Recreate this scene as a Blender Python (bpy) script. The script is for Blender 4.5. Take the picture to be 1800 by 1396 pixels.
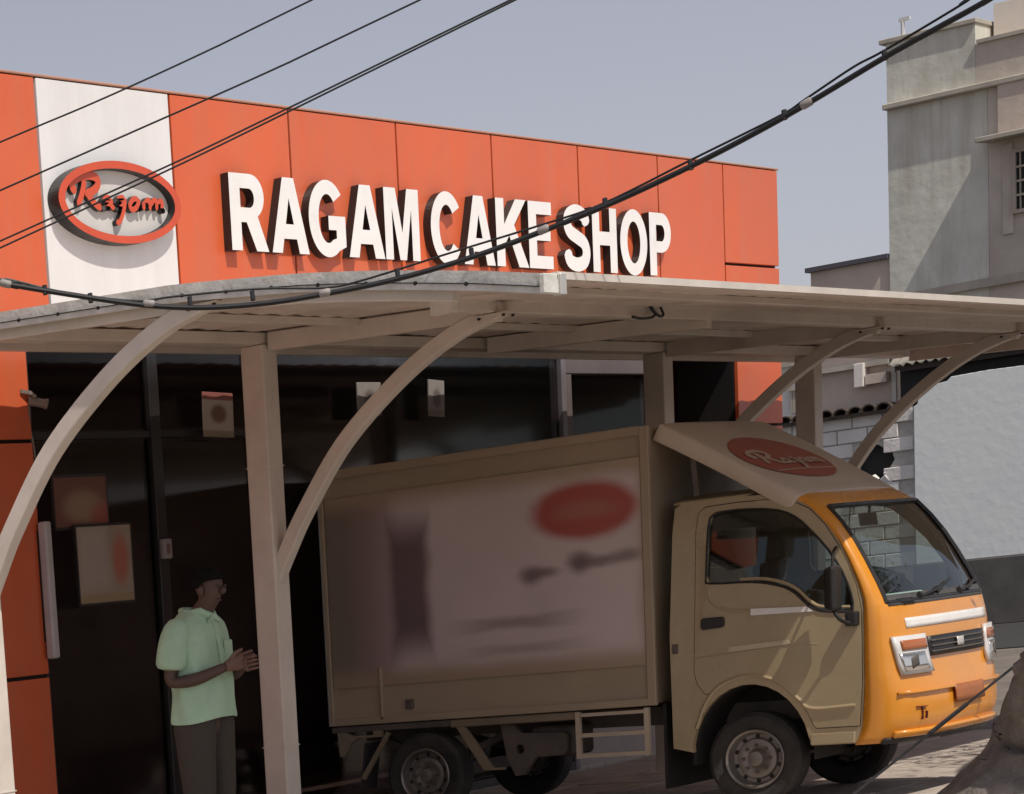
import bpy, bmesh, math, random
from mathutils import Vector, Matrix
from mathutils.geometry import tessellate_polygon

# ------------------------------------------------------------------ scene, camera, light
for o in list(bpy.data.objects):
    bpy.data.objects.remove(o, do_unlink=True)
scn = bpy.context.scene
COL = scn.collection
H = 1.37                                   # camera height above the forecourt (m)
RM = Matrix(((0.72356974, -0.68274048, -0.10154933), (-0.19260486, -0.05842907, -0.97953530), (0.66283497, 0.72832100, -0.17377664)))                       # columns: world X (along shop front), Y (into shop), Z (up) in camera axes x right, y down, z forward
FPX, CX, CY = 4595.685, -653.901, 2014.937                          # focal length and principal point, photo pixels (the photo is a crop)
cd = bpy.data.cameras.new('camera'); cam = bpy.data.objects.new('camera', cd); COL.objects.link(cam)
cd.sensor_fit = 'HORIZONTAL'; cd.sensor_width = 36; cd.lens = FPX/1800*36
cd.shift_x = (900-CX)/1800; cd.shift_y = (CY-698)/1800
cd.clip_start = .1; cd.clip_end = 2000
RT = RM.transposed()
cm = Matrix((RT @ Vector((1,0,0)), RT @ Vector((0,-1,0)), RT @ Vector((0,0,-1)))).transposed().to_4x4()
cm.translation = Vector((0,0,H)); cam.matrix_world = cm
scn.camera = cam

SUNV = Vector((-.27, -1, 1.6)).normalized()          # towards the sun
w = bpy.data.worlds.new('World'); scn.world = w; w.use_nodes = True
nt = w.node_tree; nt.nodes.clear()
sky = nt.nodes.new('ShaderNodeTexSky'); sky.sky_type = 'NISHITA'; sky.sun_disc = False
sky.sun_elevation = math.asin(SUNV.z); sky.sun_rotation = math.atan2(SUNV.x, SUNV.y)
sky.air_density = 1.0; sky.dust_density = 1.0; sky.ozone_density = 1.0; sky.altitude = 0
hs = nt.nodes.new('ShaderNodeHueSaturation'); hs.inputs['Saturation'].default_value = .41
bg = nt.nodes.new('ShaderNodeBackground'); bg.inputs['Strength'].default_value = .095
wo = nt.nodes.new('ShaderNodeOutputWorld')
nt.links.new(sky.outputs[0], hs.inputs['Color']); tn = nt.nodes.new('ShaderNodeMix'); tn.data_type = 'RGBA'; tn.blend_type = 'MULTIPLY'; tn.inputs[0].default_value = 1; tn.inputs[7].default_value = (1.02, .965, 1.02, 1)
nt.links.new(hs.outputs[0], tn.inputs[6]); nt.links.new(tn.outputs[2], bg.inputs[0]); nt.links.new(bg.outputs[0], wo.inputs[0])
sl = bpy.data.lights.new('sun', 'SUN'); sl.energy = 3.6; sl.angle = math.radians(.55); sl.color = (1, .94, .85)
so = bpy.data.objects.new('sun', sl); COL.objects.link(so)
so.rotation_euler = SUNV.to_track_quat('Z', 'Y').to_euler(); so.location = (10, -10, 20)
scn.view_settings.view_transform = 'Standard'; scn.view_settings.look = 'None'
scn.view_settings.exposure = 0; scn.view_settings.gamma = 1; scn.view_settings.use_curve_mapping = False
random.seed(7)
R = math.radians; PI = math.pi

# ------------------------------------------------------------------ pixel rays -> points on known planes
def ray(u, v): return RT @ Vector(((u-CX)/FPX, (v-CY)/FPX, 1))
def atY(u, v, Y): r = ray(u, v); p = r*(Y/r.y); p.z += H; return p
def atX(u, v, X): r = ray(u, v); p = r*(X/r.x); p.z += H; return p
def atZ(u, v, Z): r = ray(u, v); p = r*((Z-H)/r.z); p.z += H; return p

# ------------------------------------------------------------------ materials
MATS = {}
def mat(name, col, rough=.5, var=.12, scale=5, bump=0., bscale=60, metal=0, coat=0, dirt=None, damt=0, dscale=1.6, streak=0, spec=.5, emit=None):
    if name in MATS: return MATS[name]
    m = bpy.data.materials.new(name); m.use_nodes = True; MATS[name] = m
    t = m.node_tree; L = t.links.new; N = t.nodes.new
    b = t.nodes['Principled BSDF']
    tc = N('ShaderNodeTexCoord'); oi = N('ShaderNodeObjectInfo')
    sc = N('ShaderNodeVectorMath'); sc.operation = 'SCALE'; sc.inputs[0].default_value = (13.1, 7.7, 5.3)
    L(oi.outputs['Random'], sc.inputs['Scale'])
    ad = N('ShaderNodeVectorMath'); ad.operation = 'ADD'; L(tc.outputs['Object'], ad.inputs[0]); L(sc.outputs[0], ad.inputs[1])
    n1 = N('ShaderNodeTexNoise'); n1.inputs['Scale'].default_value = scale; n1.inputs['Detail'].default_value = 6
    n1.inputs['Roughness'].default_value = .65; L(ad.outputs[0], n1.inputs['Vector'])
    r1 = N('ShaderNodeMapRange'); r1.inputs[1].default_value = .3; r1.inputs[2].default_value = .7
    r1.inputs[3].default_value = 1-var; r1.inputs[4].default_value = 1+var; L(n1.outputs['Fac'], r1.inputs[0])
    mu = N('ShaderNodeVectorMath'); mu.operation = 'SCALE'; mu.inputs[0].default_value = col; L(r1.outputs[0], mu.inputs['Scale'])
    out = mu.outputs[0]
    if dirt:
        mp = N('ShaderNodeMapping'); mp.inputs['Scale'].default_value = (1, 1, .12 if streak else 1); L(ad.outputs[0], mp.inputs['Vector'])
        n2 = N('ShaderNodeTexNoise'); n2.inputs['Scale'].default_value = dscale*(4 if streak else 1); n2.inputs['Detail'].default_value = 8
        n2.inputs['Roughness'].default_value = .7; L(mp.outputs[0], n2.inputs['Vector'])
        r2 = N('ShaderNodeMapRange'); r2.inputs[1].default_value = .42; r2.inputs[2].default_value = .72
        r2.inputs[3].default_value = 0; r2.inputs[4].default_value = damt; L(n2.outputs['Fac'], r2.inputs[0])
        mx = N('ShaderNodeMix'); mx.data_type = 'RGBA'; L(r2.outputs[0], mx.inputs['Factor']); L(out, mx.inputs[6])
        mx.inputs[7].default_value = (*dirt, 1); out = mx.outputs[2]
    L(out, b.inputs['Base Color'])
    rr = N('ShaderNodeMapRange'); rr.inputs[1].default_value = .3; rr.inputs[2].default_value = .7
    rr.inputs[3].default_value = max(.02, rough-.1); rr.inputs[4].default_value = min(1, rough+.1); L(n1.outputs['Fac'], rr.inputs[0]); L(rr.outputs[0], b.inputs['Roughness'])
    b.inputs['Metallic'].default_value = metal; b.inputs['Coat Weight'].default_value = coat; b.inputs['Coat Roughness'].default_value = .08
    b.inputs['Specular IOR Level'].default_value = spec
    if bump:
        n3 = N('ShaderNodeTexNoise'); n3.inputs['Scale'].default_value = bscale; n3.inputs['Detail'].default_value = 5; L(ad.outputs[0], n3.inputs['Vector'])
        bp = N('ShaderNodeBump'); bp.inputs['Strength'].default_value = bump; bp.inputs['Distance'].default_value = .02
        L(n3.outputs['Fac'], bp.inputs['Height']); L(bp.outputs[0], b.inputs['Normal'])
    return m
def glass(name, tint, fres=1.45, rough=.02):
    m = bpy.data.materials.new(name); m.use_nodes = True; t = m.node_tree; t.nodes.clear(); N = t.nodes.new; L = t.links.new
    o = N('ShaderNodeOutputMaterial'); tr = N('ShaderNodeBsdfTransparent'); tr.inputs[0].default_value = (*tint, 1)
    gl = N('ShaderNodeBsdfGlossy'); gl.inputs['Roughness'].default_value = rough; gl.inputs['Color'].default_value = (.9,.95,.95,1)
    fr = N('ShaderNodeFresnel'); fr.inputs['IOR'].default_value = fres
    mx = N('ShaderNodeMixShader'); L(fr.outputs[0], mx.inputs[0]); L(tr.outputs[0], mx.inputs[1]); L(gl.outputs[0], mx.inputs[2]); L(mx.outputs[0], o.inputs[0])
    MATS[name] = m; return m
def print_mat(name, base, blobs, rough=.45, streaks=None):
    """flat print: soft shapes (centre u,v, half sizes, colour, softness, amount, round?) on a panel; coordinates from the UV map"""
    m = bpy.data.materials.new(name); m.use_nodes = True; t = m.node_tree; N = t.nodes.new; L = t.links.new
    b = t.nodes['Principled BSDF']; b.inputs['Roughness'].default_value = rough
    uv = N('ShaderNodeUVMap'); sx = N('ShaderNodeSeparateXYZ')
    nz = N('ShaderNodeTexNoise'); nz.inputs['Scale'].default_value = 9; nz.inputs['Detail'].default_value = 4; L(uv.outputs[0], nz.inputs['Vector'])
    wob = N('ShaderNodeVectorMath'); wob.operation = 'MULTIPLY_ADD'; wob.inputs[1].default_value = (.03,.03,0)
    L(nz.outputs['Color'], wob.inputs[0]); L(uv.outputs[0], wob.inputs[2]); L(wob.outputs[0], sx.inputs[0])
    n0 = N('ShaderNodeTexNoise'); n0.inputs['Scale'].default_value = 4; L(uv.outputs[0], n0.inputs['Vector'])
    r0 = N('ShaderNodeMapRange'); r0.inputs[3].default_value = .86; r0.inputs[4].default_value = 1.1; L(n0.outputs['Fac'], r0.inputs[0])
    mu = N('ShaderNodeVectorMath'); mu.operation = 'SCALE'; mu.inputs[0].default_value = base; L(r0.outputs[0], mu.inputs['Scale']); out = mu.outputs[0]
    def mth(op, a, c=None):
        n = N('ShaderNodeMath'); n.operation = op
        for i, x in enumerate((a, c)):
            if x is None: continue
            if isinstance(x, (int, float)): n.inputs[i].default_value = x
            else: L(x, n.inputs[i])
        return n.outputs[0]
    for (cu, cv, hu, hv, col, soft, amt, rnd) in blobs:
        du = mth('ABSOLUTE', mth('DIVIDE', mth('SUBTRACT', sx.outputs[0], cu+.015), hu)); dv = mth('ABSOLUTE', mth('DIVIDE', mth('SUBTRACT', sx.outputs[1], cv+.015), hv))
        if rnd: d = mth('SQRT', mth('ADD', mth('POWER', du, 2.), mth('POWER', dv, 2.)))
        else: d = mth('MAXIMUM', du, dv)
        mr = N('ShaderNodeMapRange'); mr.interpolation_type = 'SMOOTHSTEP'; mr.inputs[1].default_value = 1-soft; mr.inputs[2].default_value = 1+soft
        mr.inputs[3].default_value = amt; mr.inputs[4].default_value = 0; L(d, mr.inputs[0])
        mx = N('ShaderNodeMix'); mx.data_type = 'RGBA'; L(mr.outputs[0], mx.inputs['Factor']); L(out, mx.inputs[6]); mx.inputs[7].default_value = (*col, 1); out = mx.outputs[2]
    L(out, b.inputs['Base Color']); MATS[name] = m; return m

# ------------------------------------------------------------------ mesh collector
def cr(pts, n=8, closed=False):
    """Catmull-Rom through points"""
    P = [Vector(p) for p in pts]; out = []; N_ = len(P)
    rng = range(N_ if closed else N_-1)
    for i in rng:
        if closed: a, b, c, d = P[i-1], P[i], P[(i+1) % N_], P[(i+2) % N_]
        else: b, c = P[i], P[i+1]; a = P[i-1] if i else b*2-c; d = P[i+2] if i+2 < N_ else c*2-b
        for k in range(n):
            t = k/n
            out.append(.5*((2*b)+(c-a)*t+(2*a-5*b+4*c-d)*t*t+(3*b-a-3*c+d)*t**3))
    if not closed: out.append(P[-1])
    return out
class MB:
    def __init__(s): s.v = []; s.f = []; s.m = []; s.uv = {}
    def add(s, vs, fs, mi=0, flip=False):
        o = len(s.v); s.v += [Vector(v) for v in vs]
        for f in fs: s.f.append(tuple(o+i for i in (reversed(f) if flip else f))); s.m.append(mi)
        return s
    def box(s, x0, x1, y0, y1, z0, z1, mi=0):
        return s.add([(x0,y0,z0),(x1,y0,z0),(x1,y1,z0),(x0,y1,z0),(x0,y0,z1),(x1,y0,z1),(x1,y1,z1),(x0,y1,z1)],
                     [(0,3,2,1),(4,5,6,7),(0,1,5,4),(1,2,6,5),(2,3,7,6),(3,0,4,7)], mi)
    def hexa(s, a, b, mi=0):       # two quads, matching order
        vs = list(a)+list(b)
        return s.add(vs, [(0,1,2,3),(7,6,5,4),(0,4,5,1),(1,5,6,2),(2,6,7,3),(3,7,4,0)], mi)
    def loft(s, rings, mi=0, caps=True, closed=True):
        n = len(rings[0]); o = len(s.v)
        for r in rings: s.v += [Vector(p) for p in r]
        for i in range(len(rings)-1):
            for j in range(n if closed else n-1):
                k = (j+1) % n; s.f.append((o+i*n+j, o+i*n+k, o+(i+1)*n+k, o+(i+1)*n+j)); s.m.append(mi)
        if caps and closed:
            s.f.append(tuple(o+j for j in reversed(range(n)))); s.m.append(mi)
            e = o+(len(rings)-1)*n; s.f.append(tuple(e+j for j in range(n))); s.m.append(mi)
        return s
    def sweep(s, path, sec, up=Vector((0,0,1)), mi=0, closed=False, caps=True):
        """sec: list of (a,b) offsets: a along side vector, b along normal; may be a function of index"""
        P = [Vector(p) for p in path]; rings = []
        for i, p in enumerate(P):
            if closed: t = P[(i+1) % len(P)]-P[i-1]
            else: t = (P[min(i+1, len(P)-1)]-P[max(i-1, 0)])
            t.normalize(); side = t.cross(up)
            if side.length < 1e-4: side = t.cross(Vector((0,1,0)))
            side.normalize(); nn = side.cross(t)
            sc = sec(i) if callable(sec) else sec
            rings.append([p+side*a+nn*b for a, b in sc])
        if closed: rings.append(rings[0])
        return s.loft(rings, mi, caps and not closed)
    def tube(s, path, r, n=8, mi=0, up=Vector((0,0,1)), closed=False):
        def sec(i):
            rr = r(i) if callable(r) else r
            return [(rr*math.cos(2*PI*k/n), rr*math.sin(2*PI*k/n)) for k in range(n)]
        return s.sweep(path, sec, up, mi, closed)
    def bar(s, path, wd, ht, up=Vector((0,0,1)), mi=0, closed=False):
        return s.sweep(path, [(-wd/2,-ht/2),(wd/2,-ht/2),(wd/2,ht/2),(-wd/2,ht/2)], up, mi, closed)
    def lathe(s, prof, org, ax, n=24, mi=0):
        """prof: (radius, along); ax axis vector"""
        ax = Vector(ax).normalized(); a = ax.orthogonal().normalized(); b = ax.cross(a); org = Vector(org); rings = []
        for r, h in prof: rings.append([org+ax*h+(a*math.cos(2*PI*k/n)+b*math.sin(2*PI*k/n))*max(r,1e-4) for k in range(n)])
        return s.loft(rings, mi, False)
    def poly(s, outer, holes, d, fmap, mf=0, ms=0):
        """2D outline with holes, fmap(u,v,depth)->3D, thickness d (front at depth 0)"""
        loops = [list(map(lambda p: Vector((p[0], p[1], 0)), l)) for l in [outer]+list(holes)]
        tri = tessellate_polygon(loops); fl = [p for l in loops for p in l]; n = len(fl); o = len(s.v)
        area = lambda t: (fl[t[1]]-fl[t[0]]).cross(fl[t[2]]-fl[t[0]]).z
        s.v += [Vector(fmap(p.x, p.y, 0)) for p in fl]+[Vector(fmap(p.x, p.y, d)) for p in fl]
        for t in tri:
            if abs(area(t)) < 1e-12: continue
            t = t if area(t) > 0 else t[::-1]
            s.f.append(tuple(o+i for i in t)); s.m.append(mf); s.f.append(tuple(o+n+i for i in reversed(t))); s.m.append(ms)
        k = 0
        for l in loops:
            for i in range(len(l)):
                a, b = k+i, k+(i+1) % len(l); s.f.append((o+a, o+n+a, o+n+b, o+b)); s.m.append(ms)
            k += len(l)
        return s
    def ball(s, c, rx, ry, rz, mi=0, nu=12, nv=8):
        c = Vector(c); rings = []
        for j in range(nv+1):
            th = -PI/2+PI*j/nv; cc = max(math.cos(th), .02)
            rings.append([c+Vector((rx*cc*math.cos(2*PI*i/nu), ry*cc*math.sin(2*PI*i/nu), rz*math.sin(th))) for i in range(nu)])
        return s.loft(rings, mi)
    def build(s, name, mats, parent=None, smooth=False, bevel=0, seg=2, uvf=None, sharp=35, norm=True):
        if not isinstance(mats, (list, tuple)): mats = [mats]
        lo = Vector([min(v[i] for v in s.v) for i in range(3)]); hi = Vector([max(v[i] for v in s.v) for i in range(3)]); c = (lo+hi)/2
        if parent is None: c.z = lo.z
        me = bpy.data.meshes.new(name); me.from_pydata([v-c for v in s.v], [], s.f)
        for m in mats: me.materials.append(m)
        for p, mi in zip(me.polygons, s.m): p.material_index = mi
        if norm:
            bm = bmesh.new(); bm.from_mesh(me); bmesh.ops.remove_doubles(bm, verts=bm.verts, dist=1e-5); bmesh.ops.recalc_face_normals(bm, faces=bm.faces); bm.to_mesh(me); bm.free()
        if smooth:
            for p in me.polygons: p.use_smooth = True
            me.set_sharp_from_angle(angle=R(sharp))
        if uvf:
            ul = me.uv_layers.new(name='UVMap')
            for lp in me.loops: ul.data[lp.index].uv = uvf(me.vertices[lp.vertex_index].co+c)
        o = bpy.data.objects.new(name, me); COL.objects.link(o)
        return place(o, c, parent, bevel, seg)
WLOC = {}
def place(o, c, parent, bevel=0, seg=2):
    WLOC[o.name] = Vector(c)
    if parent is not None: o.parent = parent; o.location = Vector(c)-WLOC[parent.name]
    else: o.location = c
    if bevel:
        b = o.modifiers.new('bevel', 'BEVEL'); b.width = bevel; b.segments = seg; b.limit_method = 'ANGLE'; b.angle_limit = R(40)
    return o
def share(src, name, c, parent, rot=None, scale=None):
    o = bpy.data.objects.new(name, src.data); COL.objects.link(o); place(o, c, parent)
    for m in src.modifiers:
        if m.type == 'BEVEL':
            b = o.modifiers.new('bevel', 'BEVEL'); b.width = m.width; b.segments = m.segments; b.limit_method = 'ANGLE'; b.angle_limit = m.angle_limit
    if rot: o.rotation_euler = rot
    if scale: o.scale = scale
    return o
def tag(o, label=None, cat=None, group=None, kind=None):
    for k, v in (('label', label), ('category', cat), ('group', group), ('kind', kind)):
        if v: o[k] = v
    return o
def thing(name, loc, label, cat, group=None):
    o = bpy.data.objects.new(name, None); COL.objects.link(o); o.empty_display_size = .2
    o.location = loc; WLOC[o.name] = Vector(loc); return tag(o, label, cat, group)
def ell(cx, cy, rx, ry, n=40, a0=0, a1=360):
    return [(cx+rx*math.cos(R(a0+(a1-a0)*i/n)), cy+ry*math.sin(R(a0+(a1-a0)*i/n))) for i in range(n if a1-a0 == 360 else n+1)]
def stroke(pts, wd, n=6):
    """outline of a brush stroke along 2D points (round-ish, slightly tapered ends)"""
    P = [p.to_2d() for p in cr([(a, b, 0) for a, b in pts], n)]; Lf = []; Rt = []
    for i, p in enumerate(P):
        t = (P[min(i+1, len(P)-1)]-P[max(i-1, 0)]); t.normalize(); nn = Vector((-t.y, t.x))
        e = min(i, len(P)-1-i); k = wd/2*(.45, .8, 1)[min(e, 2)]
        Lf.append(p+nn*k); Rt.append(p-nn*k)
    return [tuple(x) for x in Rt+Lf[::-1]]

# ------------------------------------------------------------------ shared materials
M = dict(
 orange=mat('orange_cladding', (.66,.125,.043), .36, .07, 1.2, bump=.22, bscale=1.3, dirt=(.47,.19,.12), damt=.3, dscale=1.1, streak=1),
 whitep=mat('white_cladding', (.78,.77,.76), .4, .05, 1.5, bump=.2, bscale=1.3, dirt=(.58,.56,.52), damt=.35, dscale=1.1, streak=1),
 dark=mat('dark_backing', (.012,.011,.011), .7),
 cream=mat('cream_steel_paint', (.74,.67,.59), .4, .06, 3, bump=.08, bscale=9, dirt=(.36,.28,.22), damt=.32, dscale=2.2),
 sheet=mat('roof_sheet', (.80,.70,.62), .55, .1, 2, dirt=(.45,.34,.26), damt=.5, dscale=1.5),
 galv=mat('weathered_fascia', (.74,.72,.66), .6, .18, 9, bump=.15, bscale=50, dirt=(.36,.36,.29), damt=.6, dscale=7),
 steel=mat('bright_steel', (.62,.6,.56), .4, .1, 12, metal=.3),
 black=mat('black_plastic', (.018,.017,.017), .45, .2, 10),
 rubber=mat('cable_rubber', (.012,.012,.013), .5, .2, 20),
 frame=mat('dark_aluminium', (.022,.019,.018), .4, .15, 6),
 clamp=mat('grey_clamp', (.30,.27,.25), .55, .2, 30),
 letw=mat('letter_white', (.84,.83,.81), .35, .03, 5, dirt=(.6,.57,.53), damt=.2, dscale=6),
 letd=mat('letter_return', (.02,.017,.016), .4, .2, 8),
 logo=mat('logo_orange', (.60,.085,.035), .35, .06, 6),
)
conc = mat('concrete_slab', (.45,.38,.32), .85, .22, 6, bump=.35, bscale=25, dirt=(.24,.2,.17), damt=.55, dscale=2.2)

# ------------------------------------------------------------------ ground
def sheet(name, x0, x1, y0, y1, z, m):
    b = MB().add([(x0,y0,z),(x1,y0,z),(x1,y1,z),(x0,y1,z)], [(0,1,2,3)]); o = b.build(name, m); return tag(o, kind='structure')
sheet('ground', -500, 900, -500, 900, -.03, mat('packed_earth', (.17,.14,.115), .95, .3, 1.3, bump=.6, bscale=8, dirt=(.11,.09,.072), damt=.7, dscale=.4))
sheet('road', -300, 500, -5.5, 3.4, -.022, mat('asphalt', (.055,.053,.05), .85, .3, 14, bump=.6, bscale=90, dirt=(.12,.1,.085), damt=.5, dscale=.5))
pv = MB().box(6.5, 21.2, 3.6, 9.58, -.06, -.012).build('forecourt_paving', mat('joint_sand', (.13,.105,.085), .95, .2, 20)); tag(pv, kind='structure')
sm = None; SW, SD = .9, .66
nx, ny = 21, 9
for i in range(nx):
    for j in range(ny):
        x = 6.52+SW*(i+.5)+(.0 if j % 2 else .3); y = 3.62+SD*(j+.5)
        if x > 20.6: continue
        if sm is None:
            sm = MB().box(-SW/2+.007, SW/2-.007, -SD/2+.007, SD/2-.007, -.045, .0).build('paving_slab', conc, pv, bevel=.006, seg=1)
            sm.location = Vector((x, y, -.0225+random.uniform(-.004, .002)))-WLOC[pv.name]; continue
        share(sm, 'paving_slab', (x, y, -.0225+random.uniform(-.005, .002)), pv, (random.uniform(-.004,.004), random.uniform(-.004,.004), random.uniform(-.004,.004)))

# ------------------------------------------------------------------ shop building
YF = 9.6; ZT = 4.514
shop = thing('cake_shop', (17, YF, 0), 'cake shop with orange clad front and dark glass storefront behind the canopy', 'shop')
JX = [8.80, 10.10, 11.40, 12.69, 13.99, 15.28, 16.57, 17.83, 19.08, 20.34, 21.46, 22.46]
ZS = 3.09; g = .011
def panel(x0, x1, z0, z1, m, y=YF, name='cladding_panel'):
    return MB().box(x0+g, x1-g, y, y+.03, z0+g, z1-g).build(name, m, shop, bevel=.003, seg=1)
for i in range(len(JX)-1):
    m = M['whitep'] if i == 3 else M['orange']
    if i == 10:
        panel(JX[i], JX[i+1], 3.748, ZT, m); panel(JX[i], JX[i+1], ZS, 3.748, m)
    elif i == 2:
        panel(JX[i], JX[i+1], ZS, ZT, m)
    else: panel(JX[i], JX[i+1], ZS, ZT, m)
MB().box(8.8, 22.452, YF+.035, YF+.25, ZS-.0, ZT-.004).build('sign_box', M['dark'], shop)
MB().box(8.8, 22.475, YF-.006, YF+.3, ZT-.003, ZT+.010).build('coping', mat('coping_metal', (.50,.27,.19), .45, .08), shop, bevel=.004, seg=1)
PL, PR = 12.44, 21.62                 # inner edges of the end piers
for (a, b) in ((11.15, PL), (PR, 22.46)):
    for (z0, z1) in ((0, 1.16), (1.16, 2.494), (2.494, ZS)): panel(a, b, z0, z1, M['orange'])
    MB().box(a+.004, b-.006, YF+.035, YF+.5, 0, ZS-.004).build('pier', M['dark'], shop)
# right flank and body
wallm = mat('shop_flank_plaster', (.5,.42,.36), .85, .1, 3, dirt=(.3,.24,.2), damt=.5, dscale=.8, streak=1)
MB().box(22.20, 22.44, YF+.26, 17, 0, ZT-.12).build('side_wall', wallm, shop)
MB().box(8.8, 9.05, YF+.26, 17, 0, ZT-.12).build('side_wall', wallm, shop)
MB().box(8.8, 11.14, YF+.04, YF+.25, 0, ZS-.004).build('front_wall', wallm, shop)
MB().box(9.06, 22.19, 16.7, 17, 0, ZT-.12).build('rear_wall', wallm, shop)
MB().box(9.06, 22.19, YF+.26, 16.69, ZT-.35, ZT-.2).build('roof_slab', wallm, shop)
inn = mat('shop_interior', (.36,.30,.28), .8, .15, 2)
MB().box(11.2, 22.1, 13.0, 13.1, 0, ZS+.3).build('interior_wall', inn, shop)
MB().box(11.2, 22.1, YF+.3, 13.0, ZS+.14, ZS+.2).build('ceiling', inn, shop)
MB().box(11.2, 22.1, YF+.05, 13.0, -.02, .012).build('shop_floor', mat('shop_floor_tile', (.40,.34,.30), .3, .1), shop)
a = atY(2, 120, YF+.2); MB().box(a.x-.3, a.x-.0, YF+.26, YF+.34, ZT+.012, ZT+.06).build('parapet_stub', mat('stub_red', (.25,.04,.05), .6), shop)
# storefront: dark glass panes between mullions
gl = glass('tinted_glass', (.62,.57,.56), 1.16, .08)
YG = YF+.06
def xg(u, v=650): return atY(u, v, YG).x
fm = M['frame']
edges = [PL+.01, xg(262), xg(440), xg(985)]
for k, x in enumerate(edges):
    wd = .035 if k not in (1,) else .05
    MB().box(x-wd+(wd if k == 0 else 0), x+wd, YG-.025, YG+.04, 0, ZS-.005).build('mullion', mat('bright_mullion', (.16,.14,.15), .35, .1) if k == 3 else fm, shop, bevel=.004, seg=1)
for a, b in zip(edges[:-1], edges[1:]):
    big = b-a > 2
    for z0, z1 in (((.06, ZS-.03),) if big else ((.06, 2.50), (2.55, ZS-.03))):
        MB().box(a+.045, b-.045, YG+.005, YG+.017, z0+.012, z1-.012).build('glass_pane', gl, shop)
    if not big: MB().box(a+.037, b-.037, YG-.015, YG+.035, 2.505, 2.545).build('transom', fm, shop)
    MB().box(a+.037, b-.037, YG-.02, YG+.037, .0, .06).build('sill', fm, shop)
# side window bay with pale header
xa, xb = edges[-1]+.04, xg(1150)
hd = mat('window_header', (.13,.105,.10), .6, .15, 3)
wf = MB().box(xa, xb, YG, YG+.06, 2.90, ZS-.006).build('window_header', hd, shop, bevel=.004, seg=1)
MB().box(xa, xa+.12, YG, YG+.06, 1.2, 2.895).build('window_jamb', hd, shop); MB().box(xb-.05, xb, YG, YG+.06, 1.2, 2.895).build('window_jamb', mat('bright_mullion', (.2,.2,.2)), shop)
MB().box(xa+.125, xb-.055, YG+.035, YG+.047, 1.2, 2.89).build('glass_pane', gl, shop)
MB().box(xa, xb, YG, YG+.2, 0, 1.19).build('stall_riser', inn, shop)
# recess beside the right pier
mar = mat('maroon_panel', (.40,.05,.03), .5, .1, 2)
MB().box(xb+.01, 22.19, YF+.75, YF+.8, 0, ZS+.3).build('recess_wall', mar, shop)
MB().box(xb+.005, xb+.05, YF+.07, YF+.745, 0, ZS+.3).build('recess_cheek', inn, shop)

# ------------------------------------------------------------------ sign letters
def arc(cx, cy, rx, ry, a0, a1, n=12): return [(cx+rx*math.cos(R(a0+(a1-a0)*i/n)), cy+ry*math.sin(R(a0+(a1-a0)*i/n))) for i in range(n+1)]
GL = {}
GL['R'] = (.82, [(0,0),(0,1),(.44,1)]+arc(.46,.71,.30,.29,80,-62)[0:]+[(.82,0),(.55,0),(.35,.37),(.23,.37),(.23,0)], [[(.23,.56),(.43,.56)]+arc(.43,.685,.11,.125,-80,80,8)+[(.43,.81),(.23,.81)]])
GL['A'] = (.93, [(0,0),(.325,1),(.605,1),(.93,0),(.68,0),(.625,.19),(.305,.19),(.25,0)], [[(.365,.385),(.565,.385),(.465,.73)]])
GL['M'] = (.96, [(0,0),(0,1),(.32,1),(.48,.38),(.64,1),(.96,1),(.96,0),(.75,0),(.75,.72),(.57,0),(.39,0),(.21,.72),(.21,0)], [])
GL['K'] = (.90, [(0,0),(0,1),(.23,1),(.23,.62),(.56,1),(.86,1),(.51,.62),(.90,0),(.62,0),(.36,.46),(.23,.32),(.23,0)], [])
GL['E'] = (.70, [(0,0),(0,1),(.68,1),(.68,.81),(.23,.81),(.23,.61),(.64,.61),(.64,.42),(.23,.42),(.23,.19),(.70,.19),(.70,0)], [])
GL['H'] = (.80, [(0,0),(0,1),(.23,1),(.23,.63),(.57,.63),(.57,1),(.80,1),(.80,0),(.57,0),(.57,.42),(.23,.42),(.23,0)], [])
GL['O'] = (.90, ell(.45,.5,.45,.52,44), [ell(.45,.5,.215,.33,36)])
GL['P'] = (.74, [(0,0),(0,1),(.42,1)]+arc(.44,.69,.30,.31,85,-85)+[(.42,.37),(.23,.37),(.23,0)], [[(.23,.55),(.41,.55)]+arc(.41,.68,.11,.13,-80,80,8)+[(.41,.81),(.23,.81)]])
GL['C'] = (.84, arc(.45,.5,.45,.52,36,322,40)+arc(.45,.5,.215,.33,318,40,32), [])
GL['G'] = (.90, arc(.45,.5,.45,.52,40,305,40)+[(.88,.13),(.88,.54),(.47,.54),(.47,.35),(.655,.35),(.655,.24)]+arc(.45,.5,.215,.33,300,44,32), [])
GL['S'] = (.76, stroke([(.66,.70),(.60,.84),(.38,.905),(.17,.84),(.125,.71),(.20,.59),(.40,.51),(.58,.43),(.645,.29),(.58,.15),(.38,.095),(.17,.15),(.105,.31)], .215, 6), [])
sign = thing('shop_sign', (17.3, YF-.03, 3.5), 'raised white block letters reading RAGAM CAKE SHOP on the orange front', 'sign')
LZ0, LZ1 = 2.2395+H, 2.70+H
for ch, x, wd in (('R',14.437+.045,.405),('A',14.926,.424),('G',15.361,.439),('A',15.823,.437),('M',16.273,.435),('C',16.861,.393),('A',17.291,.422),('K',17.74,.448),('E',18.199,.345),('S',18.703,.405),('H',19.147,.375),('O',19.577,.431),('P',20.049,.354)):
    adv, out, holes = GL[ch]
    b = MB(); b.poly(out, holes, .058, lambda u, v, d: (x+u/adv*wd, YF-.0585+d, LZ0+v*(LZ1-LZ0)), 0, 1)
    lo = b.build('letter', [M['letw'], M['letd']], sign)
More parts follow.
